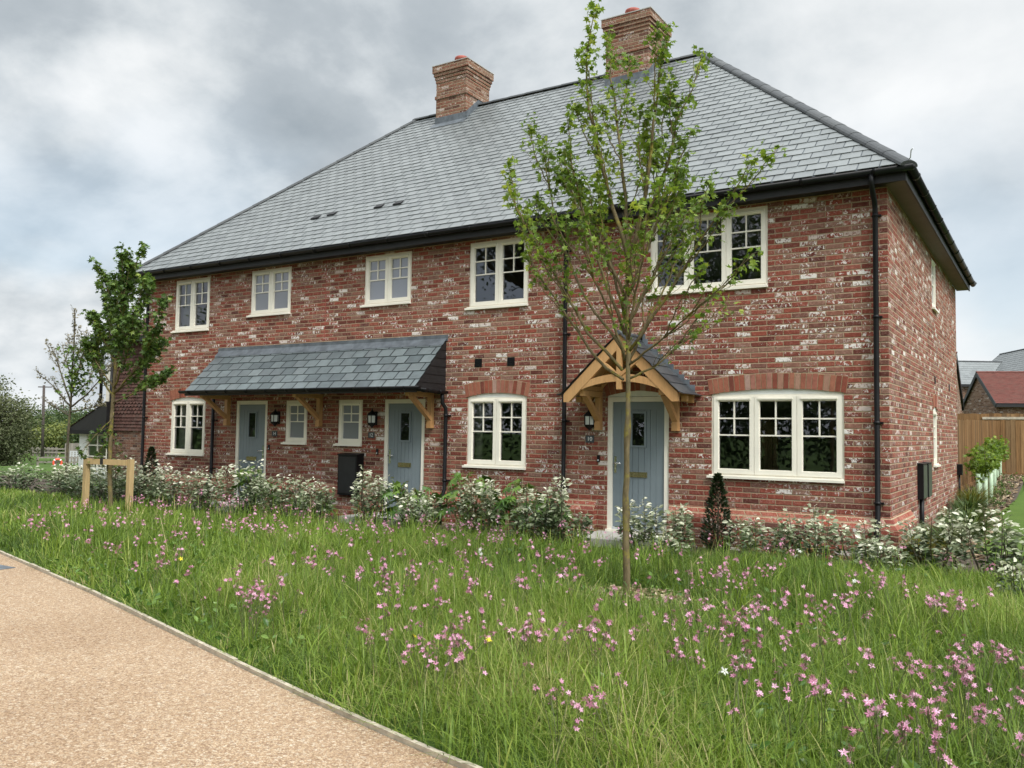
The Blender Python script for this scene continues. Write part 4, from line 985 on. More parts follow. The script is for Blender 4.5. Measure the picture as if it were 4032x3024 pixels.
# ------------------------------------------------------------------ shrubs in the bed
def silver_shrub(x, y, h, w, label, n=700, green=0.0, z=None, ls=.062):
    z = float(gz(x, y)) if z is None else z
    t = thing('silver_shrub', (x, y, z), label, 'shrub', 'silvery leaved shrubs in the bed')
    m = MB(); LP = []; TI = []; AX = []
    ns = max(6, int(9*w/.7))
    for k in range(ns):
        a = random.uniform(0, 2*PI); sp = w*.5*math.sqrt(random.random()); hh = h*random.choice((random.uniform(.5, .8), random.uniform(.75, 1.0), random.uniform(.95, 1.15)))*(1-.30*(sp/(w*.5))**2)
        b = Vector((x+math.cos(a)*sp*.35, y+math.sin(a)*sp*.35, z-.05)); e = Vector((x+math.cos(a)*sp, y+math.sin(a)*sp*.9, z+hh)); c = b.lerp(e, .5)+Vector((math.cos(a), math.sin(a), 0))*.05
        m.tube([b, c, e], [.009, .006, .003], 5, False)
        for q in range(int(n/ns)):
            tt = random.random()**.75; p = b.lerp(c, tt*2) if tt < .5 else c.lerp(e, tt*2-1)
            th = random.uniform(0, 2*PI); rr = random.uniform(.025, .115)*(1.2-.75*tt)*(1+w*.5)
            LP.append(p+Vector((math.cos(th)*rr, math.sin(th)*rr, random.uniform(-.03, .05)))); AX.append((math.cos(th)*.8, math.sin(th)*.8, random.uniform(-.35, .55)))
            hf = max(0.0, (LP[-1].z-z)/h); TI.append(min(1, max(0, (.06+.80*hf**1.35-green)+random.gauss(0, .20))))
    m.build('stem', 'grey_bark', t)
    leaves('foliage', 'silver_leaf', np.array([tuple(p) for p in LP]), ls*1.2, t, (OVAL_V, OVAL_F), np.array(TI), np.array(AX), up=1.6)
SHRUBS = [(-19.6, -.6, .85, 1.3, 'silvery shrub at far left edge of the bed beyond the sapling', 700), (-18.4, .1, .8, 1.2, 'silvery shrub below the orange life ring', 650), (-17.2, -.7, .85, 1.2, 'silvery shrub between sapling trunk and stake frame', 650),
 (-15.9, -.9, .95, 1.2, 'silvery shrub seen through the timber stake frame', 750), (-14.6, -1.1, 1.0, 1.1, 'tall silvery shrub below the far left arched window', 800), (-13.7, -.9, .85, 1.0, 'dense silvery shrub right of the dark cone below the far left window', 750),
 (-12.75, -1.25, .9, .9, 'silvery shrub before the downpipe left of the far left door', 700), (-11.85, -1.15, .85, .85, 'loose silvery shrub before the door numbered 14', 620), (-10.75, -1.25, 1.0, .95, 'silvery shrub below the small window beside door 14', 800),
 (-9.85, -1.15, .95, .8, 'silvery shrub left of the black meter cabinet', 620), (-9.05, -1.3, .85, .85, 'bushy silvery shrub before the black meter cabinet', 700), (-7.75, -1.15, .95, .75, 'tall silvery shrub against the middle front door', 620),
 (-6.5, -1.35, .75, .75, 'low silvery shrub below the two black vents', 560), (-5.45, -1.2, .95, .62, 'upright silvery shrub below the arched window beside canopy', 650), (-4.55, -1.3, .95, .62, 'silvery shrub in front of the downpipe left of the porch', 620),
 (-4.02, -1.25, 1.0, .52, 'slim silvery shrub at the left edge of the porch door', 620), (-3.02, -.95, .72, .55, 'silvery shrub against the porch door behind the mossy trunk', 420), (-2.62, -.95, .72, .62, 'silvery shrub at the right edge of the porch door', 480),
 (-2.35, -1.5, .38, .5, 'small low silvery shrub in front of the dark cone bush', 220), (-1.35, -1.0, .62, .7, 'silvery shrub below the right half of the three-light arched window', 420), (-.75, -.95, .82, .72, 'tall silvery shrub right of the three-light arched window', 560),
 (-.18, -.85, .62, .62, 'silvery shrub at the foot of the right-hand downpipe', 470), (.55, -.5, .72, .75, 'silvery shrub just right of the house corner', 600), (1.18, -.55, .80, .7, 'silvery shrub at the right edge beside the lawn', 560),
 (1.62, -2.3, .45, .5, 'small silvery shrub at the right edge in the meadow', 260), (.05, -1.25, .45, .55, 'low silvery shrub spilling into the meadow by the corner', 280)]
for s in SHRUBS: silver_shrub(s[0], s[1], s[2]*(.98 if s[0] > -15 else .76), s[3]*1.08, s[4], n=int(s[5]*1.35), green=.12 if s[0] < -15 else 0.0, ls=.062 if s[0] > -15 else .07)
def bed_litter():
    n = 5200; y = RNG.uniform(.8, 24, n); x = RNG.uniform(-.1, .95, n); P = np.stack([x, y, gz(x, y)+.02+RNG.uniform(0, .02, n)], -1)
    q = np.array([(-.5, 0, 0), (.5, 0, 0), (.5, 1, .05), (-.5, 1, .05)]); V, F = scatter(q, [np.array([(0, 1, 2, 3)])], frames(rand_dirs(n)*np.array((1, 1, .25)), rand_dirs(n, 2.)), P, np.stack([np.full(n, .03), RNG.uniform(.03, .09, n), np.ones(n)*.05], -1))
    tag(np_mesh('bark_mulch', V, F, 'wood_chip', tint=np.repeat(RNG.uniform(0, .8, n), 4), loc=(.4, 8, 0)), kind='stuff')
    n = 2600; y = RNG.uniform(.8, 12, n)+RNG.exponential(3, n); x = .45+.42*RNG.uniform(-1, 1, n); k = pnoise(x, y, 2.2, 1.) > .45; x, y = x[k], y[k]; n = len(x)
    P = np.stack([x, y, gz(x, y)+.02+RNG.uniform(0, .14, n)], -1); V, F = scatter(OVAL_V, OVAL_F, frames(rand_dirs(n), rand_dirs(n, 1.5)), P, RNG.uniform(.04, .10, n))
    tag(np_mesh('bed_herbs', V, F, 'deep_leaf', tint=np.repeat(RNG.uniform(0, .8, n), len(OVAL_V)), loc=(.4, 8, 0)), kind='stuff')
def palm_shrub(x, y, h, w, label, n=46):
    t = thing('broad_leaf_shrub', (x, y, -.2), label, 'shrub', 'broad green leaved shrubs in the bed')
    m = MB(); P = []; A = []; TI = []
    for k in range(n):
        a = random.uniform(0, 2*PI); rr = w*.5*math.sqrt(random.random()); zz = -.2+h*random.uniform(.35, 1)*(1-.4*(rr/(w*.5))**2)
        p = Vector((x+math.cos(a)*rr, y+math.sin(a)*rr, zz)); m.tube([(x+math.cos(a)*rr*.2, y+math.sin(a)*rr*.2, -.22), p-Vector((math.cos(a)*.04, math.sin(a)*.04, -.01)), p], [.008, .005, .004], 4, False)
        P.append(p); A.append((math.cos(a)*.8, math.sin(a)*.8, -.45)); TI.append(min(1, max(0, .25+.5*(zz+.2)/h+random.gauss(0, .18))))
    m.build('stem', 'bark', t); leaves('foliage', 'palm_leaf', np.array([tuple(p) for p in P]), .25, t, (PALM_V, PALM_F), np.array(TI), np.array(A), up=2.2)
palm_shrub(-10.95, -.75, .92, .7, 'glossy broad leaved shrub between the two small windows on the left'); palm_shrub(-7.15, -.8, .95, .75, 'glossy broad leaved shrub right of the middle front door')
palm_shrub(-5.95, -.85, 1.02, .8, 'bright green broad leaved shrub left under the arched window by canopy', 60); palm_shrub(-5.0, -.75, .95, .75, 'bright green broad leaved shrub right under the arched window by canopy', 56); palm_shrub(-4.62, -.7, .7, .5, 'small broad leaved shrub tucked behind the downpipe left of porch', 26)
palm_shrub(-9.5, -.7, .6, .6, 'dark broad leaved shrub at the foot of the black meter cabinet', 30)
def cone_bush(x, y, h, w, label):
    t = thing('cone_bush', (x, y, -.2), label, 'shrub', 'dark conical evergreens against the wall')
    n = 1500; u_ = RNG.uniform(0, 1, n); a = RNG.uniform(0, 2*PI, n); rr = w*.5*np.sqrt(RNG.uniform(.2, 1, n))*(1-u_)**.75*np.minimum(1, .35+4*u_)
    P = np.stack([x+np.cos(a)*rr, y+np.sin(a)*rr, -.2+h*u_], -1); ax = np.stack([np.cos(a), np.sin(a), np.full(n, .6)], -1)
    m = MB(); m.tube([(x, y, -.25), (x+.01, y, h*.5-.2), (x, y, h-.2)], [.018, .012, .004], 6); m.build('trunk', 'grey_bark', t)
    leaves('crown', 'dark_leaf', P, .055, t, (OVAL_V, OVAL_F), None, ax, 1.0)
cone_bush(-2.12, -.42, 1.05, .5, 'dark conical evergreen under the left of the three-light arched window'); cone_bush(-14.55, -.45, 1.15, .5, 'dark conical evergreen under the far left arched window')
def twig_bush():
    t = thing('thin_twiggy_plant', (-1.72, -.35, -.2), 'thin dark twiggy plant against the plinth below the wide window', 'plant')
    m = MB(); P = []
    for k in range(16):
        a = random.uniform(0, 2*PI); e = Vector((-1.72+.18*math.cos(a), -.35+.12*math.sin(a), random.uniform(.0, .32))); m.tube([(-1.72, -.35, -.22), e], [.004, .002], 4, False)
        for q in range(14): P.append(tuple(Vector((-1.72, -.35, -.2)).lerp(e, random.uniform(.3, 1))+Vector((random.gauss(0, .015), random.gauss(0, .015), 0))))
    m.build('stem', 'grey_bark', t); leaves('foliage', 'deep_leaf', np.array(P), .03, t, (OVAL_V, OVAL_F))
twig_bush()
def tuft(x, y, h, n, spread, mat, label, lean=.5):
    z = float(gz(x, y)); a = RNG.uniform(0, 2*PI, n); rr = RNG.uniform(0, .35, n)*spread
    P = np.stack([x+np.cos(a)*rr, y+np.sin(a)*rr, np.full(n, z-.01)], -1)
    V, F, k = blades(P, h*RNG.uniform(.6, 1.1, n), RNG.uniform(.007, .013, n), a+RNG.normal(0, .5, n), lean*RNG.uniform(.3, 1.2, n), RNG.uniform(.3, 1.0, n), 4)
    o = np_mesh('sedge_clump', V, F, mat, tint=np.repeat(RNG.uniform(0, 1, n), k), loc=(x, y, z)); tag(o, label, 'grass clump', 'sedge clumps along the side wall')
tuft(.22, .28, .55, 420, .32, 'olive_blade', 'olive green sedge clump at the foot of the house corner'); tuft(.42, 2.15, .5, 420, .4, 'sedge_blade', 'dark sedge clump below the first side wall meter box')
tuft(.62, 3.6, .55, 480, .5, 'sedge_blade', 'broad dark sedge clump beside the second side meter box'); tuft(.45, 5.2, .5, 420, .5, 'sedge_blade', 'dark sedge clump below the arched side window'); tuft(.35, 6.9, .6, 420, .5, 'sedge_blade', 'wispy sedge clump near the back corner of the house')
tuft(.3, 8.6, .7, 300, .4, 'olive_blade', 'pale wispy grass clump before the fence at back corner')
# ------------------------------------------------------------------ meadow
def pnoise(x, y, s, k=0.0):
    x, y = x*s+k, y*s-k
    return (np.sin(x*1.7+1.3*np.sin(y*1.1+k))+np.sin(y*2.3+1.7*np.sin(x*.9-k))+np.sin((x+y)*1.13+2*k))/6+.5
def meadow():
    P = []; H = []; Wd = []
    def area(x0, x1, dens, wid, ymax=None):
        n = int((x1-x0)*dens*9); x = RNG.uniform(x0, x1, n); ey = edge_y(x)+.015+.03*RNG.uniform(0, 1, n); y = RNG.uniform(-10.5, .5, n)
        top = np.interp(x, [-30, -17, -13, -9, -5, -2.4, -.4, .4, 2.6], [-.5, -.9, -1.45, -1.5, -1.55, -1.25, -1.15, -.9, -.9]) if ymax is None else ymax
        k = (y > ey) & (y < top) & (np.hypot((x+1.64)/1.25, y+4.3) > .55+.16*RNG.uniform(-1, 1, n))
        k &= ~((x > -4.15) & (x < -2.85) & (y > -1.0)) & ~((x > -8.6) & (x < -7.4) & (y > -1.0)) & ~((x > -12.5) & (x < -11.4) & (y > -1.0))
        x, y = x[k], y[k]; dd = np.hypot(x-1.8, y+11.9)
        e = np.clip((y-edge_y(x))/1.1, 0, 1)
        h = (.13+.155*e-.07*sst(-4, -1.5, y)-.05*(1-sst(-11, -7, x)))*(.7+.75*pnoise(x, y, .9, 2.))*RNG.uniform(.5, 1.25, len(x))
        P.append(np.stack([x, y, np.full(len(x), -.205)], -1)); H.append(h); Wd.append(np.full(len(x), wid)*RNG.uniform(.7, 1.4, len(x)))
    area(-5, 3.4, 2600, .0046); area(-11, -5, 1100, .0075); area(-19, -11, 480, .012); area(-30, -19, 200, .02)
    P = np.concatenate(P); H = np.concatenate(H); Wd = np.concatenate(Wd); n = len(P)
    patch = pnoise(P[:, 0], P[:, 1], .55, .7)*.6+pnoise(P[:, 0], P[:, 1], 1.9, 3.1)*.4
    keep = RNG.uniform(0, 1, n) < .55+.75*patch; P, H, Wd, patch = P[keep], H[keep], Wd[keep], patch[keep]; n = len(P)
    az = RNG.uniform(0, 2*PI, n)
    tint = np.clip(.20+.72*patch+RNG.normal(0, .21, n)-.12*sst(-5, -1.5, P[:, 1]), 0, 1)
    straw = RNG.uniform(0, 1, n) < .03; tint[straw] = RNG.uniform(.9, 1, straw.sum())
    dock = RNG.uniform(0, 1, n) < .05; Wd[dock] *= 2.6; H[dock] *= .9
    V, F, k = blades(P, H, Wd, az, RNG.uniform(.05, .75, n), RNG.uniform(0, 1.15, n)**1.4)
    tag(np_mesh('meadow_grass', V, F, 'grass_blade', tint=np.repeat(tint, k), loc=(-3, -5, -.2)), kind='stuff')
    # taller single stalks, some arching over
    m = 6500; x = RNG.uniform(-13, 3.2, m); y = RNG.uniform(-9.5, -1.2, m); kk = (y > edge_y(x)+.35) & (np.hypot(x+1.64, y+4.3) > .6); x, y = x[kk], y[kk]; m = len(x)
    P2 = np.stack([x, y, np.full(m, -.2)], -1); far = np.clip(np.hypot(x-1.8, y+11.9)/8, .8, 2)
    V, F, k = blades(P2, RNG.uniform(.26, .52, m), .0042*far*RNG.uniform(.7, 1.6, m), RNG.uniform(0, 2*PI, m), RNG.uniform(.0, .3, m), RNG.uniform(0, 1, m)**2*1.1, 5)
    tag(np_mesh('tall_grass', V, F, 'grass_blade', tint=np.repeat(np.clip(RNG.normal(.66, .22, m), 0, 1), k), loc=(-3, -5, -.2)), kind='stuff')
    # clumps of broad, long blades
    for q in range(1):
        c = 620; cx = RNG.uniform(-10, 3.0, c); cy = RNG.uniform(-9.4, -1.6, c); ok = (cy > edge_y(cx)+.22) & (np.hypot(cx+1.64, cy+4.3) > .8); cx, cy = cx[ok], cy[ok]; c = len(cx)
        x = np.repeat(cx, 14)+RNG.normal(0, .06, c*14); y = np.repeat(cy, 14)+RNG.normal(0, .06, c*14); hh = np.repeat(RNG.uniform(.26, .50, c), 14)*RNG.uniform(.6, 1.1, c*14); ct = np.repeat(RNG.uniform(.35, .88, c), 14)+RNG.normal(0, .08, c*14)
        V, F, k = blades(np.stack([x, y, np.full(len(x), -.2)], -1), hh, RNG.uniform(.006, .011, len(x)), RNG.uniform(0, 2*PI, len(x)), RNG.uniform(.05, .5, len(x)), RNG.uniform(0, 1, len(x))**2, 4)
        tag(np_mesh('grass_tussocks', V, F, 'grass_blade', tint=np.repeat(np.clip(ct, 0, .92), k), loc=(-3, -5, -.2)), kind='stuff')
    # low broad leaves between the blades
    m = 9000; x = RNG.uniform(-9, 3.2, m); y = RNG.uniform(-9.6, -1.3, m); kk = (y > edge_y(x)+.05) & (pnoise(x, y, 1.1, 5.) > .48); x, y = x[kk], y[kk]; m = len(x)
    P3 = np.stack([x, y, -.2+RNG.uniform(.02, .16, m)], -1); ax = rand_dirs(m); ax[:, 2] = np.abs(ax[:, 2])*.6
    V, F = scatter(OVAL_V, OVAL_F, frames(ax, rand_dirs(m, 1.5)), P3, RNG.uniform(.035, .085, m))
    tag(np_mesh('meadow_herbs', V, F, 'palm_leaf', tint=np.repeat(RNG.uniform(.1, .95, m), len(OVAL_V)), loc=(-3, -5, -.2)), kind='stuff')
meadow()
bed_litter()
# ------------------------------------------------------------------ wild flowers
def bloom(c, up, size, rich):
    """ragged flower: five deeply cut petals -> verts, faces"""
    vs = []; fs = []; up = norm(np.array(up)); a = norm(np.cross(up, (.3, .9, .2))); b = np.cross(up, a)
    for k in range(5):
        for j in (-1.2, -.4, .4, 1.2):
            th = 2*PI*k/5+j*.24+random.uniform(-.08, .08); l = size*(.55 if abs(j) < 1 else .42)*random.uniform(.8, 1.15); d = a*math.cos(th)+b*math.sin(th); s = a*-math.sin(th)+b*math.cos(th); w = size*.052
            lift = up*size*random.uniform(-.10, .22); i = len(vs)
            vs += [c+d*size*.06-s*w*.5, c+d*size*.06+s*w*.5, c+d*l*.65+s*w+lift*.6, c+d*l*.65-s*w+lift*.6, c+d*l+lift]; fs += [(i, i+1, i+2, i+3), (i+3, i+2, i+4)]
    return vs, fs
def flower_variant(idx, mat, nstem, h, bsize, nb):
    """one plant at the origin: (stem mesh object, blossom mesh object) built round an Empty"""
    random.seed(100+idx); m = MB(); VS = []; FS = []; TI = []
    for s in range(nstem):
        a = random.uniform(0, 2*PI); hh = h*random.uniform(.75, 1.08); le = random.uniform(.02, .16)
        top = Vector((math.cos(a)*le, math.sin(a)*le, hh)); mid = top*.5+Vector((0, 0, .04)); m.tube([(0, 0, -.02), mid, top], [.0028, .0024, .0018], 4, False)
        for q in range(random.randint(*nb)):
            a2 = random.uniform(0, 2*PI); r2 = random.uniform(.0, .036); c = np.array(top)+np.array((math.cos(a2)*r2, math.sin(a2)*r2, random.uniform(-.05, .03)))
            m.tube([tuple(top-Vector((0, 0, .05))), tuple(c)], [.0016, .0012], 4, False)
            v, f = bloom(c, (math.cos(a2)*.7+random.gauss(0, .2), math.sin(a2)*.7+random.gauss(0, .2), .75), bsize*random.uniform(.8, 1.15), 1)
            o = len(VS); VS += v; FS += [tuple(i+o for i in ff) for ff in f]; tn = min(1, max(0, random.gauss(.60, .30))); TI += [tn]*len(v)
    return m, VS, FS, TI, mat
def place_flowers():
    P_ = [(-5.70,-6.80,8),(-7.93,-6.01,6),(-4.27,-7.14,6),(-5.38,-6.75,6),(-3.61,-7.33,14),(-3.26,-7.55,8),(-3.55,-7.05,10),(-3.08,-7.43,6),(-4.46,-5.58,10),(-4.39,-5.96,6),(-3.57,-6.07,10),(-3.15,-5.92,14),(-3.16,-5.38,12),(-3.14,-4.96,10),(-2.43,-6.69,8),(-2.14,-6.60,10),(-1.80,-7.59,12),(-1.51,-7.70,6),(-1.11,-7.79,16),(-1.29,-7.70,8),(-1.33,-7.33,6),(-1.39,-6.92,8),(-1.08,-7.06,10),(-.95,-7.05,10),(-1.92,-6.30,6),(-2.49,-4.45,6),(-.68,-6.93,6),(-.53,-6.91,8),(-.64,-6.15,8),(-.55,-6.19,8),(-.77,-5.16,10),(-.72,-4.53,8),(-.15,-6.09,10),(-.01,-6.69,8),(-.21,-5.61,6),(-.42,-4.30,8),(.27,-6.48,8),(.47,-6.78,6),(.84,-7.54,6),(.28,-3.75,8),(.64,-4.09,8),(.65,-3.13,6),(1.06,-4.54,10),(1.17,-3.96,6),(1.49,-5.90,8),(1.39,-6.12,10),(1.17,-6.41,10),(1.25,-6.72,12),(1.38,-6.96,12),(1.51,-7.07,10),(1.24,-7.53,10),(1.34,-7.62,6),(.69,-5.47,6),(.68,-6.18,6),(.28,-5.57,6),(.35,-7.13,6),(.46,-7.62,5),(-.07,-7.99,4),(.19,-8.35,3),(-.16,-8.20,3),(.10,-8.78,2),(.96,-8.55,6),(1.03,-8.51,4),(1.36,-8.22,6),(1.05,-7.66,5),(.99,-6.67,5),(-3.98,-7.0,6),(-6.74,-6.5,5),(-6.70,-6.24,5),(-6.12,-5.97,4),(-1.63,-3.31,4),(-1.66,-5.25,5),(-1.23,-5.51,4),(-1.97,-5.80,6),(-2.41,-5.84,5),(1.59,-6.59,5),(1.61,-7.65,4),(.02,-5.33,5),(.24,-4.66,4),(-6.3,-4.4,6),(-7.4,-4.9,6),(-8.6,-5.2,6),(-5.3,-4.2,6),(-5.6,-3.3,5),(-7.0,-3.2,5),(-4.2,-3.9,6),(-9.8,-4.3,5)]
    random.seed(5); pts = []
    for x, y, n in P_:
        for _ in range(max(1, round(n*.5))): pts.append((x+random.gauss(0, .125), y+random.gauss(0, .11)))
    pts = [(x, y) for x, y in pts if y > edge_y(x)+.12 and y < -1.3 and math.hypot(x+1.64, y+4.39) > .3]
    pts.sort(key=lambda p: math.hypot(p[0]-1.8, p[1]+11.9)); near, rest = pts[:295], pts[295:]
    rest += [(random.uniform(-12, 1.5), random.uniform(-6.5, -1.6)) for _ in range(90)]
    for _ in range(34):
        cx, cy = random.uniform(-12, .5), random.uniform(-6.2, -1.8); rest += [(cx+random.gauss(0, .3), cy+random.gauss(0, .16)) for _ in range(random.randint(3, 8))]; rest = [p for p in rest if p[1] > edge_y(p[0])+.25 and math.hypot(p[0]+1.64, p[1]+4.39) > .5]
    variants = [flower_variant(i, 'pink_petal', random.choice((1, 2, 2, 3)), random.uniform(.30, .46), .034, (3, 6)) for i in range(14)]
    random.seed(31)
    lab = 'pink ragged wildflower on a thin stem among the meadow grass'; grp = 'pink wildflowers in the meadow'; protos = []
    def make(v, loc, label, group, name='pink_wildflower', cat='flower'):
        m, VS, FS, TI, mat = v; t = thing(name, (0, 0, 0), label, cat, group); m.build('stem', 'sedge_stem', t)
        me = bpy.data.meshes.new('blossom'); me.from_pydata([tuple(p) for p in VS], [], FS); me.materials.append(MATS[mat])
        a = me.attributes.new('tint', 'FLOAT', 'POINT'); a.data.foreach_set('value', np.array(TI, np.float32)); link(bpy.data.objects.new('blossom', me), t); t.location = loc; return t
    for i, (x, y) in enumerate(near):
        if i < len(variants):
            t = make(variants[i], (x, y, -.2), lab, grp); protos.append(t)
        else:
            s = protos[random.randrange(len(protos))]; t = s.copy(); COL.objects.link(t); t.location = (x, y, -.2)
            for c in list(s.children):
                d = c.copy(); COL.objects.link(d); d.parent = t
        t.rotation_euler = (0, 0, random.uniform(0, 2*PI)); k = random.uniform(.78, 1.12); t.scale = (k, k, k)
    VS = []; F4 = []; F3 = []; TI = []; SV = MB()
    for x, y in rest:
        m, v, f, ti, _ = random.choice(variants); a = random.uniform(0, 2*PI); ca, sa = math.cos(a), math.sin(a); k = random.uniform(.8, 1.1); o = len(VS)
        VS += [(x+(p[0]*ca-p[1]*sa)*k, y+(p[0]*sa+p[1]*ca)*k, -.2+p[2]*k) for p in v]; TI += ti
        F4 += [[i+o for i in q] for q in f if len(q) == 4]; F3 += [[i+o for i in q] for q in f if len(q) == 3]
    tag(np_mesh('far_flowers', np.array(VS), [np.array(F4), np.array(F3)], 'pink_petal', tint=TI, loc=(-5, -4, -.2)), kind='stuff')
    wl = [(-2.9, -4.98, 'white flower in the meadow left of the mossy tree'), (-3.44, -6.78, 'white flower among pink ones near the path'), (.31, -4.2, 'white flower in tall grass below the house corner'), (.2, -7.3, 'left of two close white flowers in the near right meadow'), (.36, -7.47, 'right of two close white flowers in the near right meadow'), (-.35, -2.6, 'white flower in front of the shrub by the right downpipe')]
    for i, (x, y, lb) in enumerate(wl): make(flower_variant(50+i, 'white_petal', 1, .42, .042, (2, 3)), (x, y, -.2), lb, 'white flowers in the meadow', 'white_wildflower')
    yl = [(-1.35, -7.89, 'yellow flower left of the largest pink cluster near the path'), (-1.12, -7.45, 'small yellow flower just above the largest pink cluster'), (-5.33, -6.6, 'small yellow flower far left near the path edge')]
    for i, (x, y, lb) in enumerate(yl): make(flower_variant(70+i, 'yellow_petal', 1, .40, .045, (1, 1)), (x, y, -.2), lb, 'yellow flowers in the meadow', 'yellow_wildflower')
simple('sedge_stem', (.11, .13, .045), .6, var=.2)
place_flowers()
# ------------------------------------------------------------------ right-hand background
def board_fence(p0, p1, h, label, rail=False):
    p0, p1 = Vector(p0), Vector(p1); d = (p1-p0); L = d.length; d.normalize(); n = Vector((d.y, -d.x, 0))
    t = thing('board_fence', (p0.x, p0.y, p0.z), label, 'fence', 'close boarded fences behind the house')
    m = MB(); k = int(L/.138)
    for i in range(k):
        a = p0.lerp(p1, i/k); hh = h+random.uniform(-.015, .015); w = .144; o = n*(.012+.006*(i % 2)); b = a+d*w
        for q in (0,):
            vs = []
            for z in (.02, hh):
                for pt, off in ((a, .016), (b, .006), (b, -.008), (a, -.006)): vs.append(pt+n*off+Vector((0, 0, z)))
            m.add(vs, [(0, 1, 5, 4), (1, 2, 6, 5), (2, 3, 7, 6), (3, 0, 4, 7), (4, 5, 6, 7)])
    m.build('board_panel', 'fence_board', t)
    g = MB(); g.beam(p0+n*.03+Vector((0, 0, .05)), p1+n*.03+Vector((0, 0, .05)), .03, .14); g.build('gravel_board', 'fence_board', t)
    if rail: r_ = MB(); r_.beam(p0.lerp(p1, .16)+n*.05+Vector((0, 0, h-.17)), p1+n*.05+Vector((0, 0, h-.13)), .04, .09); r_.build('rail', 'edging', t)
    for i in range(int(L/2.6)+1):
        a = p0+d*min(L-.05, i*2.6)-n*.07; q = MB(); q.box(a.x-.05, a.x+.05, a.y-.05, a.y+.05, a.z, a.z+h-.06); q.build('post', 'fence_board', t)
board_fence((-.42, 9.6, .03), (.16, 20.0, .20), 1.80, 'brown close boarded fence running back from the house corner'); board_fence((.16, 20.1, .20), (9.0, 21.2, .25), 1.82, 'brown close boarded fence across the back of the lawn')
board_fence((-2.5, 24.5, .25), (10, 25.2, .25), 2.10, 'higher fence behind with a pale top rail', True)
def gable_house(name, label, loc, rz, L, W, he, pitch, wall, roofm, tile, over=.25, chim=None, cat='house', windows=()):
    """ridge along local x; origin at the middle of the plan"""
    t = thing(name, loc, label, cat, None, 0); ca, sa = math.cos(rz), math.sin(rz)
    X = lambda x, y, z: (loc[0]+x*ca-y*sa, loc[1]+x*sa+y*ca, loc[2]+z)
    hr = he+W/2*math.tan(pitch); m = MB(); a, b = L/2, W/2
    m.add([X(*p) for p in ((-a, -b, -.5), (a, -b, -.5), (a, b, -.5), (-a, b, -.5), (-a, -b, he), (a, -b, he), (a, b, he), (-a, b, he), (-a, 0, hr), (a, 0, hr))], [(0, 1, 5, 4), (2, 3, 7, 6), (1, 2, 6, 9, 5), (3, 0, 4, 8, 7)])
    w = m.build('wall', wall, t)
    base = MB(); s = MB(); sl_ = math.hypot(b+over, (b+over)*math.tan(pitch))
    for sg in (-1, 1):
        e0 = Vector(X(-a-.08, sg*(b+over), he-over*math.tan(pitch))); e1 = Vector(X(a+.08, sg*(b+over), he-over*math.tan(pitch))); q0 = Vector(X(-a-.08, 0, hr)); q1 = Vector(X(a+.08, 0, hr))
        lift = Vector((0, 0, .05)); P = [e0, e1, q1, q0] if sg < 0 else [e1, e0, q0, q1]
        base.quad(*[p+lift for p in P]); base.quad(*[p-Vector((0, 0, .03)) for p in P[::-1]])
        ux = (P[1]-P[0]).normalized(); sv = (P[3]-P[0]).normalized(); slates(s, P[0]+lift*1.15, ux, sv, ux.cross(sv), sl_, tile[0], tile[1], lambda q: (0, L+.16), lift=.014)
        for xx in (-a-.09, a+.07):     # barge boards
            p, q = Vector(X(xx, sg*(b+over), he-over*math.tan(pitch))), Vector(X(xx, 0, hr)); base.cur = 1; base.beam(p+Vector((0, 0, -.05)), q+Vector((0, 0, -.05)), .03, .20); base.cur = 0
        base.cur = 1; base.beam(e0+Vector((0, 0, -.04)), e1+Vector((0, 0, -.04)), .10, .13); base.cur = 0
    R = base.build('roof', ['lead', 'black_board'], t); s.build('roof_tiles', roofm, R)
    rc = MB(); caps(rc, X(-a-.08, 0, hr+.06), X(a+.08, 0, hr+.06), None, (0, 0, 1), .10, .45); rc.build('ridge_tiles', 'ridge_tile' if roofm == 'slate' else 'red_tile', R)
    if chim is not None:
        c = MB(); x, y, ww, top = chim; c.box(*sorted((X(x-ww, y, 0)[0], X(x+ww, y, 0)[0])), X(x, y, 0)[1]-ww, X(x, y, 0)[1]+ww, loc[2]+hr-1, loc[2]+top); c.build('chimney', wall, t)
        p = MB(); p.lathe([(.12, loc[2]+top), (.12, loc[2]+top+.25), (.14, loc[2]+top+.3), (.1, loc[2]+top+.3)], X(x, y, 0)[0], X(x, y, 0)[1], 10); p.build('chimney_pot', 'terracotta', t)
    return t

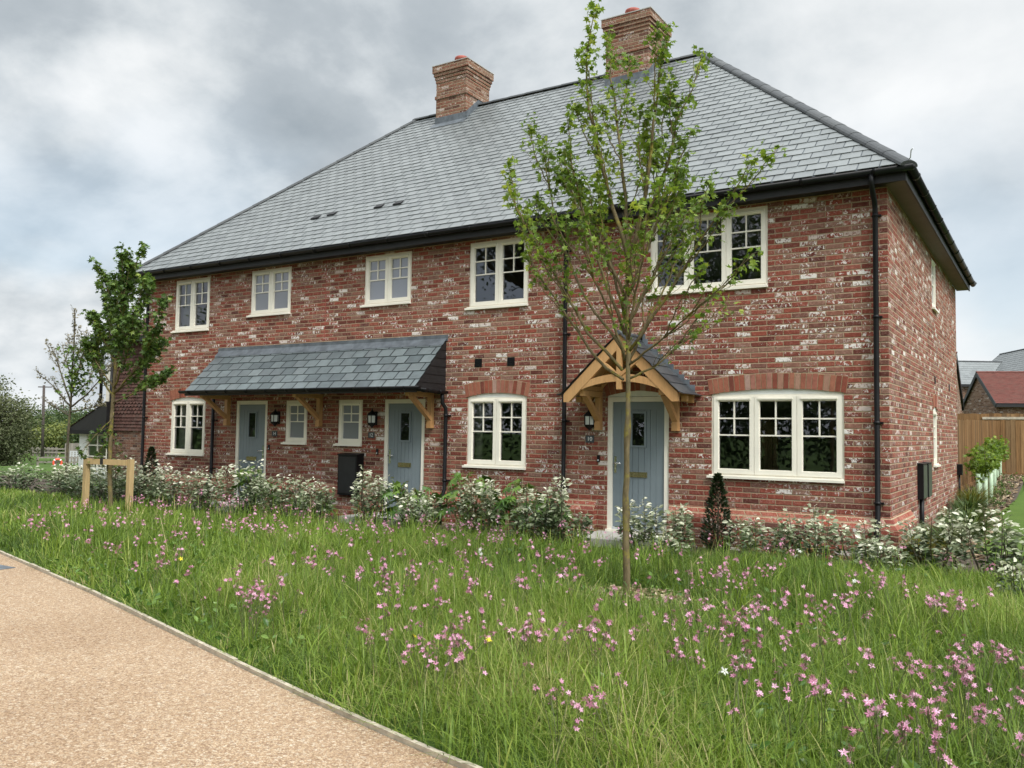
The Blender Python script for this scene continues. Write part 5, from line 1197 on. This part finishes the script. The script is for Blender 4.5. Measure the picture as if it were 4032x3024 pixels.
gable_house('garage', 'low brick building with a red tiled roof behind the fence', (2.53, 35.75, .25), math.radians(18.5), 8, 5.4, 2.82, math.atan(.544), 'garage_brick', 'red_tile', (.17, .10))
gable_house('slate_house', 'slate roofed house with small chimney behind the red tiled building', (-4.68, 54.76, .3), math.radians(32.3), 8, 3.4, 4.95, math.atan(.9), 'garage_brick', 'slate', (.35, .25), chim=(3.0, 0, .18, 2.1))
gable_house('tall_slate_house', 'taller slate roofed house at the right edge behind the others', (.48, 55.07, .3), math.radians(-65), 9, 7, 4.07, math.atan(.9), 'garage_brick', 'slate', (.35, .25))
gable_house('red_tiled_house', 'red tiled gable house just showing past the back corner of brick house', (-4.72, 28.34, .25), 0, 6, 5.6, 2.75, math.atan(.70), 'garage_brick', 'red_tile', (.17, .10))
def sapling(x, y, label, i):
    z = float(gz(x, y))+.01; t = thing('guarded_sapling', (x, y, z), label, 'sapling', 'hedge saplings in pale green tree guards')
    m = MB(); hg = .6; m.lathe([(.052, z-.03), (.050, z+hg*.5), (.054, z+hg), (.048, z+hg), (.046, z+hg*.9)], x, y, 10); m.build('tree_guard', 'guard_plastic', t)
    s = MB(); top = z+random.uniform(1.0, 1.32); P = []
    s.tube([(x, y, z), (x+.02, y, z+.6), (x, y+.02, top)], [.012, .009, .003], 5)
    for k in range(9):
        a = random.uniform(0, 2*PI); b = Vector((x+.01, y, random.uniform(z+.5, top-.15))); e = b+Vector((math.cos(a)*random.uniform(.12, .27), math.sin(a)*random.uniform(.12, .27), random.uniform(.08, .26))); s.tube([b, e], [.005, .002], 4, False)
        for q in range(26): P.append(tuple(b.lerp(e, random.uniform(.2, 1.1))+Vector((random.gauss(0, .04), random.gauss(0, .04), random.gauss(0, .05)))))
    s.build('trunk', 'grey_bark', t); leaves('crown', 'maple_leaf', np.array(P), .085, t, tint=np.clip(RNG.normal(.42, .2, len(P)), 0, 1))
SAP = [(.50, 9.2), (.30, 10.2), (.50, 11.0), (.24, 11.7), (.42, 12.7), (.20, 13.3), (.40, 14.3), (.18, 14.9), (.32, 16.0), (.10, 16.7), (.30, 17.6), (.14, 18.4), (.30, 19.3)]
ORD = ['nearest', 'second', 'third', 'fourth', 'fifth', 'sixth', 'seventh', 'eighth', 'ninth', 'tenth', 'eleventh', 'twelfth', 'last']
for i, (x, y) in enumerate(SAP): sapling(x, y, f'{ORD[i]} sapling from the house in the guarded hedge row by the fence', i)
# ------------------------------------------------------------------ left-hand background
def neighbour():
    t = thing('tile_hung_house', (-19.4, 6.5, -.2), 'neighbouring house with brown hung tiles over dark brick at left', 'house')
    y0, x0, x1, yb = 3.8, -22.55, -16.6, 9.5
    m = MB(); m.quad((x0, y0, -.4), (x1, y0, -.4), (x1, y0, 1.30), (x0, y0, 1.30)); m.quad((x0, yb, -.4), (x0, y0, -.4), (x0, y0, 4.1), (x0, yb, 4.1)); m.quad((x1, y0, -.4), (x1, yb, -.4), (x1, yb, 4.1), (x1, y0, 4.1)); m.build('wall', 'brown_brick', t)
    h = MB(); rows = 28
    for j in range(rows):
        z0 = 1.27+j*.10; z1 = z0+.125
        scal = 5 <= (j % 12) <= 8; w = .165; k = int((x1-x0)/w)
        for i in range(k+1):
            a = x0+i*w-(w/2 if j % 2 else 0); b = min(a+w-.006, x1+.03); a = max(a, x0-.03)
            if b-a < .02: continue
            if scal: bot = [(a+(b-a)*q, z0+.055*(1-math.sin(PI*q))) for q in (0, .15, .35, .5, .65, .85, 1)]
            else: bot = [(a, z0), (b, z0)]
            vs = [(p, y0-.045+random.uniform(-.003, .003), q) for p, q in bot]+[(b, y0-.012, z1), (a, y0-.012, z1)]
            h.add(vs, [tuple(range(len(vs)))]); 
    for j in range(rows):
        z0 = 1.27+j*.10; h.quad((x0-.04, yb, z0), (x0-.04, y0-.04, z0), (x0-.012, y0-.04, z0+.125), (x0-.012, yb, z0+.125))
    h.build('hung_tiles', 'hung_tile', t)
    r_ = MB(); e = .25; A, B, Cc, D = (x0-e, y0-e, 4.06), (x1+e, y0-e, 4.06), (x1+e, yb+e, 4.06), (x0-e, yb+e, 4.06); R0, R1 = (-20.3, 6.6, 6.45), (-18.5, 6.6, 6.45)
    r_.add([A, B, Cc, D, R0, R1], [(0, 1, 5, 4), (1, 2, 5), (2, 3, 4, 5), (3, 0, 4), (3, 2, 1, 0)]); R = r_.build('roof', 'black_board', t)
    s = MB()
    for p0, p1, q0, q1 in ((A, B, R0, R1), (D, A, R0, R0)):
        p0, p1, q0, q1 = map(Vector, (p0, p1, q0, q1)); ux = (p1-p0).normalized(); W = (p1-p0).length; up = q0-p0; a = up.dot(ux); sv = up-ux*a; L = sv.length; sv.normalize(); b = (q1-p0).dot(ux); n = ux.cross(sv)
        slates(s, p0+n*.012, ux, sv, n, L, .165, .10, lambda q: (a*q/L, W+(b-W)*q/L), lift=.014)
    s.build('roof_tiles', 'hung_tile', R)
    f_ = MB(); f_.beam((x0-e, y0-e-.02, 4.0), (x1+e, y0-e-.02, 4.0), .05, .17); f_.beam((x0-e-.02, y0-e, 4.0), (x0-e-.02, yb+e, 4.0), .05, .17); f_.build('fascia', 'black_board', t)
    c = MB(); c.box(x0-.52, x0-.045, y0+.05, y0+1.6, 2.15, 3.3); c.build('oriel_window', 'cream_paint', t)
    d = MB(); d.tube([(x0-.02, y0-.10, 3.95), (x0-.02, y0-.10, -.2)], .045, 8); d.tube([(x0-1.35, y0+.4, 3.95), (x0-1.35, y0+.4, 1.75)], .05, 8); d.tube([(x0-1.35, y0+.4, 3.92), (x0-.2, y0+.4, 3.98)], .04, 8); d.build('downpipe', 'black_plastic', t)
    # side bay under a lean-to roof
    b = MB(); xa, ya, yc = -24.08, 3.66, 6.0
    b.box(xa, xa+.40, ya, ya+.30, -.4, 1.20); b.box(xa+.40, x0+.02, ya+.03, ya+.10, -.4, .10); b.box(xa+.02, xa+.10, ya+.30, yc, -.4, .1); b.box(xa+.02, xa+.10, ya+.30, yc, .95, 1.16)
    B_ = b.build('bay', 'white_board', t)
    w = MB()
    for x in (xa+.42, xa+.92, xa+1.40): w.box(x-.022, x+.022, ya+.03, ya+.08, .10, 1.13)
    for z in (.12, .46, .80, 1.12): w.box(xa+.40, x0+.02, ya+.032, ya+.078, z-.018, z+.018)
    w.build('window', 'cream_paint', B_); g = MB(); g.quad((xa+.40, ya+.06, .1), (x0, ya+.06, .1), (x0, ya+.06, 1.15), (xa+.40, ya+.06, 1.15)); g.quad((xa+.06, yc, .1), (xa+.06, ya+.3, .1), (xa+.06, ya+.3, 1), (xa+.06, yc, 1)); g.build('pane', 'window_glass', B_)
    l = MB(); prof = [(xa-.26, 1.34), (x0+.1, 2.13), (x0+.1, 1.18), (xa-.26, 1.17)]; l.prism(prof, 'y', ya-.16, yc); L_ = l.build('bay_roof', 'black_board', B_)
    q = MB(); sv = Vector((x0-xa+.36, 0, .79)).normalized(); ux = Vector((0, -1, 0)); slates(q, Vector((xa-.29, yc, 1.335)), ux, sv, ux.cross(sv), 2.08, .165, .10, lambda v: (0, yc-ya+.19), lift=.03, thick=.025); q.build('bay_tiles', 'hung_tile', B_)
    k = MB(); k.tube([(xa-.30, ya-.2, 1.27), (xa-.30, yc, 1.27)], .06, 8); k.beam((xa-.28, ya-.17, 1.20), (x0, ya-.17, 1.20), .03, .12); k.tube([(x0-.22, ya-.06, 1.0), (x0-.18, ya-.05, .86), (x0-.03, ya+.3, .74), (x0-.02, ya+.35, -.2)], .04, 8); k.build('gutter', 'black_plastic', B_)
island_mat('hung_tile', [(0, (.075, .036, .030)), (.4, (.115, .058, .047)), (.75, (.14, .072, .058)), (1, (.10, .064, .055))], .85, 6, .4, .2, .3)
neighbour()
def crown_tree(name, label, x, y, h, rx, rz_, mat, n, ls, trunk_r, zb=None, lean=0.0, clumps=26, group=None, weep=0.0, bare=.25, ry=None):
    z = float(gz(x, y)) if zb is None else zb; ry = ry or rx
    t = thing(name, (x, y, z), label, 'tree', group); m = MB(); cz = z+h-rz_; C0 = Vector((x+lean, y, cz)); P = []; TI = []
    fk = Vector((x+lean*.3, y, z+max(.6, (h-2*rz_)*.9+.4))); m.tube([(x, y, z-.2), (x+lean*.15, y, z+(fk.z-z)*.5), fk], [trunk_r, trunk_r*.8, trunk_r*.65], 8)
    for k in range(clumps):
        d = Vector(rand_dirs(1)[0]); rr = random.uniform(.35, .95); c = C0+Vector((d.x*rx*rr, d.y*ry*rr, d.z*rz_*rr)); mid = fk.lerp(c, .5)+Vector((0, 0, -.06*h*random.random()))
        m.tube([fk, mid, c], [trunk_r*.34, trunk_r*.2, trunk_r*.06], 5, False)
        cs = random.uniform(.16, .34)*rx; kn = int(n/clumps*random.uniform(.5, 1.5)); q = RNG.normal(size=(kn, 3))*np.array((1, 1, .75))*cs*.62+np.array(c)
        if weep: q[:, 2] -= np.abs(RNG.normal(size=kn))*weep*cs
        P.append(q); TI.append(np.clip(RNG.normal(random.uniform(.25, .7), .2, kn), 0, 1))
    m.build('trunk', 'grey_bark', t); P = np.concatenate(P); P[:, 2] = np.maximum(P[:, 2], z+.15)
    leaves('crown', mat, P, ls, t, (OVAL_V*np.array((1.5, 1, 1)), OVAL_F), np.concatenate(TI), up=.7)
crown_tree('willow', 'spreading grey green willow at the left edge', -71.2, 24.6, 8.2, 3.7, 3.6, 'willow_leaf', 26000, .17, .35, lean=-.3, clumps=80, weep=.8)
crown_tree('willow', 'low grey green willow scrub below the spreading willow', -88, 30.0, 3.2, 5.0, 1.6, 'willow_leaf', 12000, .22, .2, clumps=50, weep=.4)
FT = [(-166, 83, 8.4, 7, 4.2, 'wood_leaf', 'rounded green tree far off just right of the utility pole'), (-176, 91, 6.6, 7, 3.3, 'dark_wood', 'darker far tree between the pole and the sapling trunk'), (-154, 79, 5.6, 6, 2.8, 'yellow_leaf', 'pale yellowish far tree behind the sapling trunk'), (-141, 76, 8.5, 7, 4.3, 'wood_leaf', 'large far green tree behind the neighbour bay roof'), (-126, 69, 6.0, 5, 3.0, 'wood_leaf', 'far green tree just left of the neighbour bay'), (-140, 66, 6.4, 6, 3.2, 'wood_leaf', 'far green tree left of the utility pole'), (-134, 65.5, 4.6, 5.0, 2.2, 'yellow_leaf', 'pale bushy willow scrub behind the post and rail fence'), (-182, 66, 7, 9, 3.5, 'wood_leaf', 'broad far tree behind the willow')]
MATS['dark_wood'] = MATS['dark_leaf']
for x, y, h, rx, rz_, mt, lb in FT: crown_tree('far_tree', lb, x, y, h, rx, rz_*.9, mt, 9000, .33, .25, clumps=44, group='far trees across the field')
def woods():
    P = []
    for k in range(150):
        a = -300+RNG.uniform(0, 180); b = 120+(a+300)*.22+RNG.uniform(-14, 20); h = RNG.uniform(3, 5.2); q = RNG.normal(size=(90, 3))*np.array((4, 4, h*.3))+np.array((a, b, -3+h*.55)); P.append(q)
    P = np.concatenate(P); n = len(P); V, F = scatter(OVAL_V*np.array((1.6, 1, 1)), OVAL_F, frames(rand_dirs(n), rand_dirs(n, .7)), P, RNG.uniform(.8, 1.5, n))
    tag(np_mesh('woods', V, F, 'wood_leaf', tint=np.repeat(RNG.uniform(0, .9, n), len(OVAL_V)), loc=(-200, 120, -3)), kind='stuff')
woods()
def rail_fence():
    t = thing('post_and_rail_fence', (-122.5, 57.5, -3.1), 'grey timber post and rail fence across the far field', 'fence')
    X = [(-124.1, 56.8), (-123.6, 57.2), (-123.1, 57.5), (-122.8, 57.7), (-122.2, 58.0), (-121.7, 58.3), (-121.2, 58.6)]
    for x, y in X: m = MB(); m.box(x-.14, x+.14, y-.14, y+.14, -3.4, -1.78); m.build('post', 'grey_board', t)
    for z in (-2.05, -2.55):
        m = MB(); m.beam((-124.3, 56.55, z), (-117.5, 60.2, z+.1), .08, .2); m.build('rail', 'grey_board', t)
    m = MB(); m.beam((-124.3, 56.5, -2.35), (-111.4, 47.1, -2.75), .1, .3); m.build('rail', 'grey_board', t)
rail_fence()
def near_rail():
    t = thing('low_rail_fence', (-86.6, 39.2, -3), 'low pale rail fence carrying the orange life ring', 'fence')
    for z in (-1.98, -2.45): m = MB(); m.beam((-88.6, 37.9, z), (-83.5, 41.2, z+.04), .07, .16); m.build('rail', 'grey_board', t)
    for k in range(4): x, y = -88.5+k*1.6, 37.95+k*1.04; m = MB(); m.box(x-.08, x+.08, y-.08, y+.08, -3.3, -1.9); m.build('post', 'grey_board', t)
    r_ = thing('life_ring', (-86.5, 39.0, -2.5), 'orange and white life ring on the low rail fence', 'life ring')
    c = Vector((-86.55, 38.95, -2.5)); n = Vector((.866, -.5, 0)); s = Vector((.5, .866, 0)); m = MB(); N = 28
    pts = [c+n*.02+(s*math.cos(2*PI*k/N)+Vector((0, 0, 1))*math.sin(2*PI*k/N))*.38 for k in range(N+1)]; m.tube(pts, .105, 8, False)
    for k in range(4):
        a = 2*PI*k/4+PI/4; m.cur = 1; m.tube([c+n*.02+(s*math.cos(a+e)+Vector((0, 0, 1))*math.sin(a+e))*.38 for e in (-.16, 0, .16)], .118, 8)
    m.build('ring', ['ring_orange', 'white_paint'], r_); b = MB(); b.tube([c+Vector((0, 0, .36)), c+Vector((.05, .02, .80))], .02, 5); b.build('rope', 'white_paint', r_)
near_rail()
def misc_left():
    t = thing('utility_pole', (-117.7, 54.6, -3.2), 'dark wooden utility pole with a short crossarm', 'utility pole')
    m = MB(); m.tube([(-117.9, 54.8, -3.5), (-117.6, 54.4, 7.0)], [.22, .16], 10); m.build('pole', 'pole_wood', t)
    m = MB(); m.beam((-118.3, 54.0, 6.75), (-116.7, 55.0, 6.75), .12, .14); m.build('crossarm', 'pole_wood', t)
    b = MB(); p0, p1 = Vector((-100.6, 47.9, -2.6)), Vector((-97.5, 49.9, -2.5))
    f_ = thing('grey_fence', (-99, 48.8, -3), 'weathered grey board fence beyond the sapling', 'fence')
    for k in range(26): a = p0.lerp(p1, k/26); e = p0.lerp(p1, (k+.94)/26); b.beam(a+Vector((0, 0, .75)), e+Vector((0, 0, .75)), .04, 2.2+random.uniform(-.04, .04), (0, 0, 1))
    b.build('board_panel', 'grey_board', f_)
    w = thing('barrier', (-89.8, 42.9, -2.9), 'pale metal barrier standing in front of the grey fence', 'barrier'); q = MB(); a, e = Vector((-90.3, 42.5, 0)), Vector((-89.2, 43.25, 0))
    for z in (-1.42, -1.62, -1.84, -2.06): q.beam(a+Vector((0, 0, z)), e+Vector((0, 0, z)), .05, .09)
    for k in range(5): p = a.lerp(e, k/4); q.beam(p+Vector((0, 0, -3)), p+Vector((0, 0, -1.4)), .06, .06, (1, 0, 0))
    q.build('railing', 'pale_metal', w)
    d = MB(); d.box(-8.34, -7.97, -6.98, -6.70, -.2, -.188); o = d.build('drain_cover', 'lead', None, loc=(-8.1, -6.8, -.2)); tag(o, 'grey metal drain cover set in the gravel path', 'drain cover')
misc_left()
# trees on the far side of the path: they stand behind the viewer and show in the window panes
def mirror_trees():
    for x, y, h, rx, rz_, lb in ((-8.5, -25, 13.5, 6.5, 5.6, 'big tree across the path mirrored in the wide upper window'), (-21.5, -27, 16, 6.5, 3.1, 'tall tree across the path mirrored in the upper window beside the porch'), (-40, -24, 10, 5, 4.2, 'tree across the path mirrored in the far left upper window'), (4, -27, 12, 6, 5, 'tree across the path behind the viewer on the right')):
        crown_tree('path_tree', lb, x, y, h, rx, rz_, 'wood_leaf', 22000, .17, .32, zb=-.2, clumps=90, group='trees across the path')
    P = []
    for k in range(130):
        a = RNG.uniform(-62, 20); P.append(RNG.normal(size=(420, 3))*np.array((1.1, .9, 1.0))+np.array((a, -22+RNG.uniform(-1.5, 1.5), 1.6+RNG.uniform(-.5, 1.6))))
    P = np.concatenate(P); P[:, 2] = np.maximum(P[:, 2], -.1); n = len(P); V, F = scatter(OVAL_V*np.array((1.6, 1, 1)), OVAL_F, frames(rand_dirs(n), rand_dirs(n, .7)), P, RNG.uniform(.13, .24, n))
    tag(np_mesh('undergrowth', V, F, 'wood_leaf', tint=np.repeat(RNG.uniform(0, .7, n), len(OVAL_V)), loc=(-20, -22, 0)), kind='stuff')
mirror_trees()
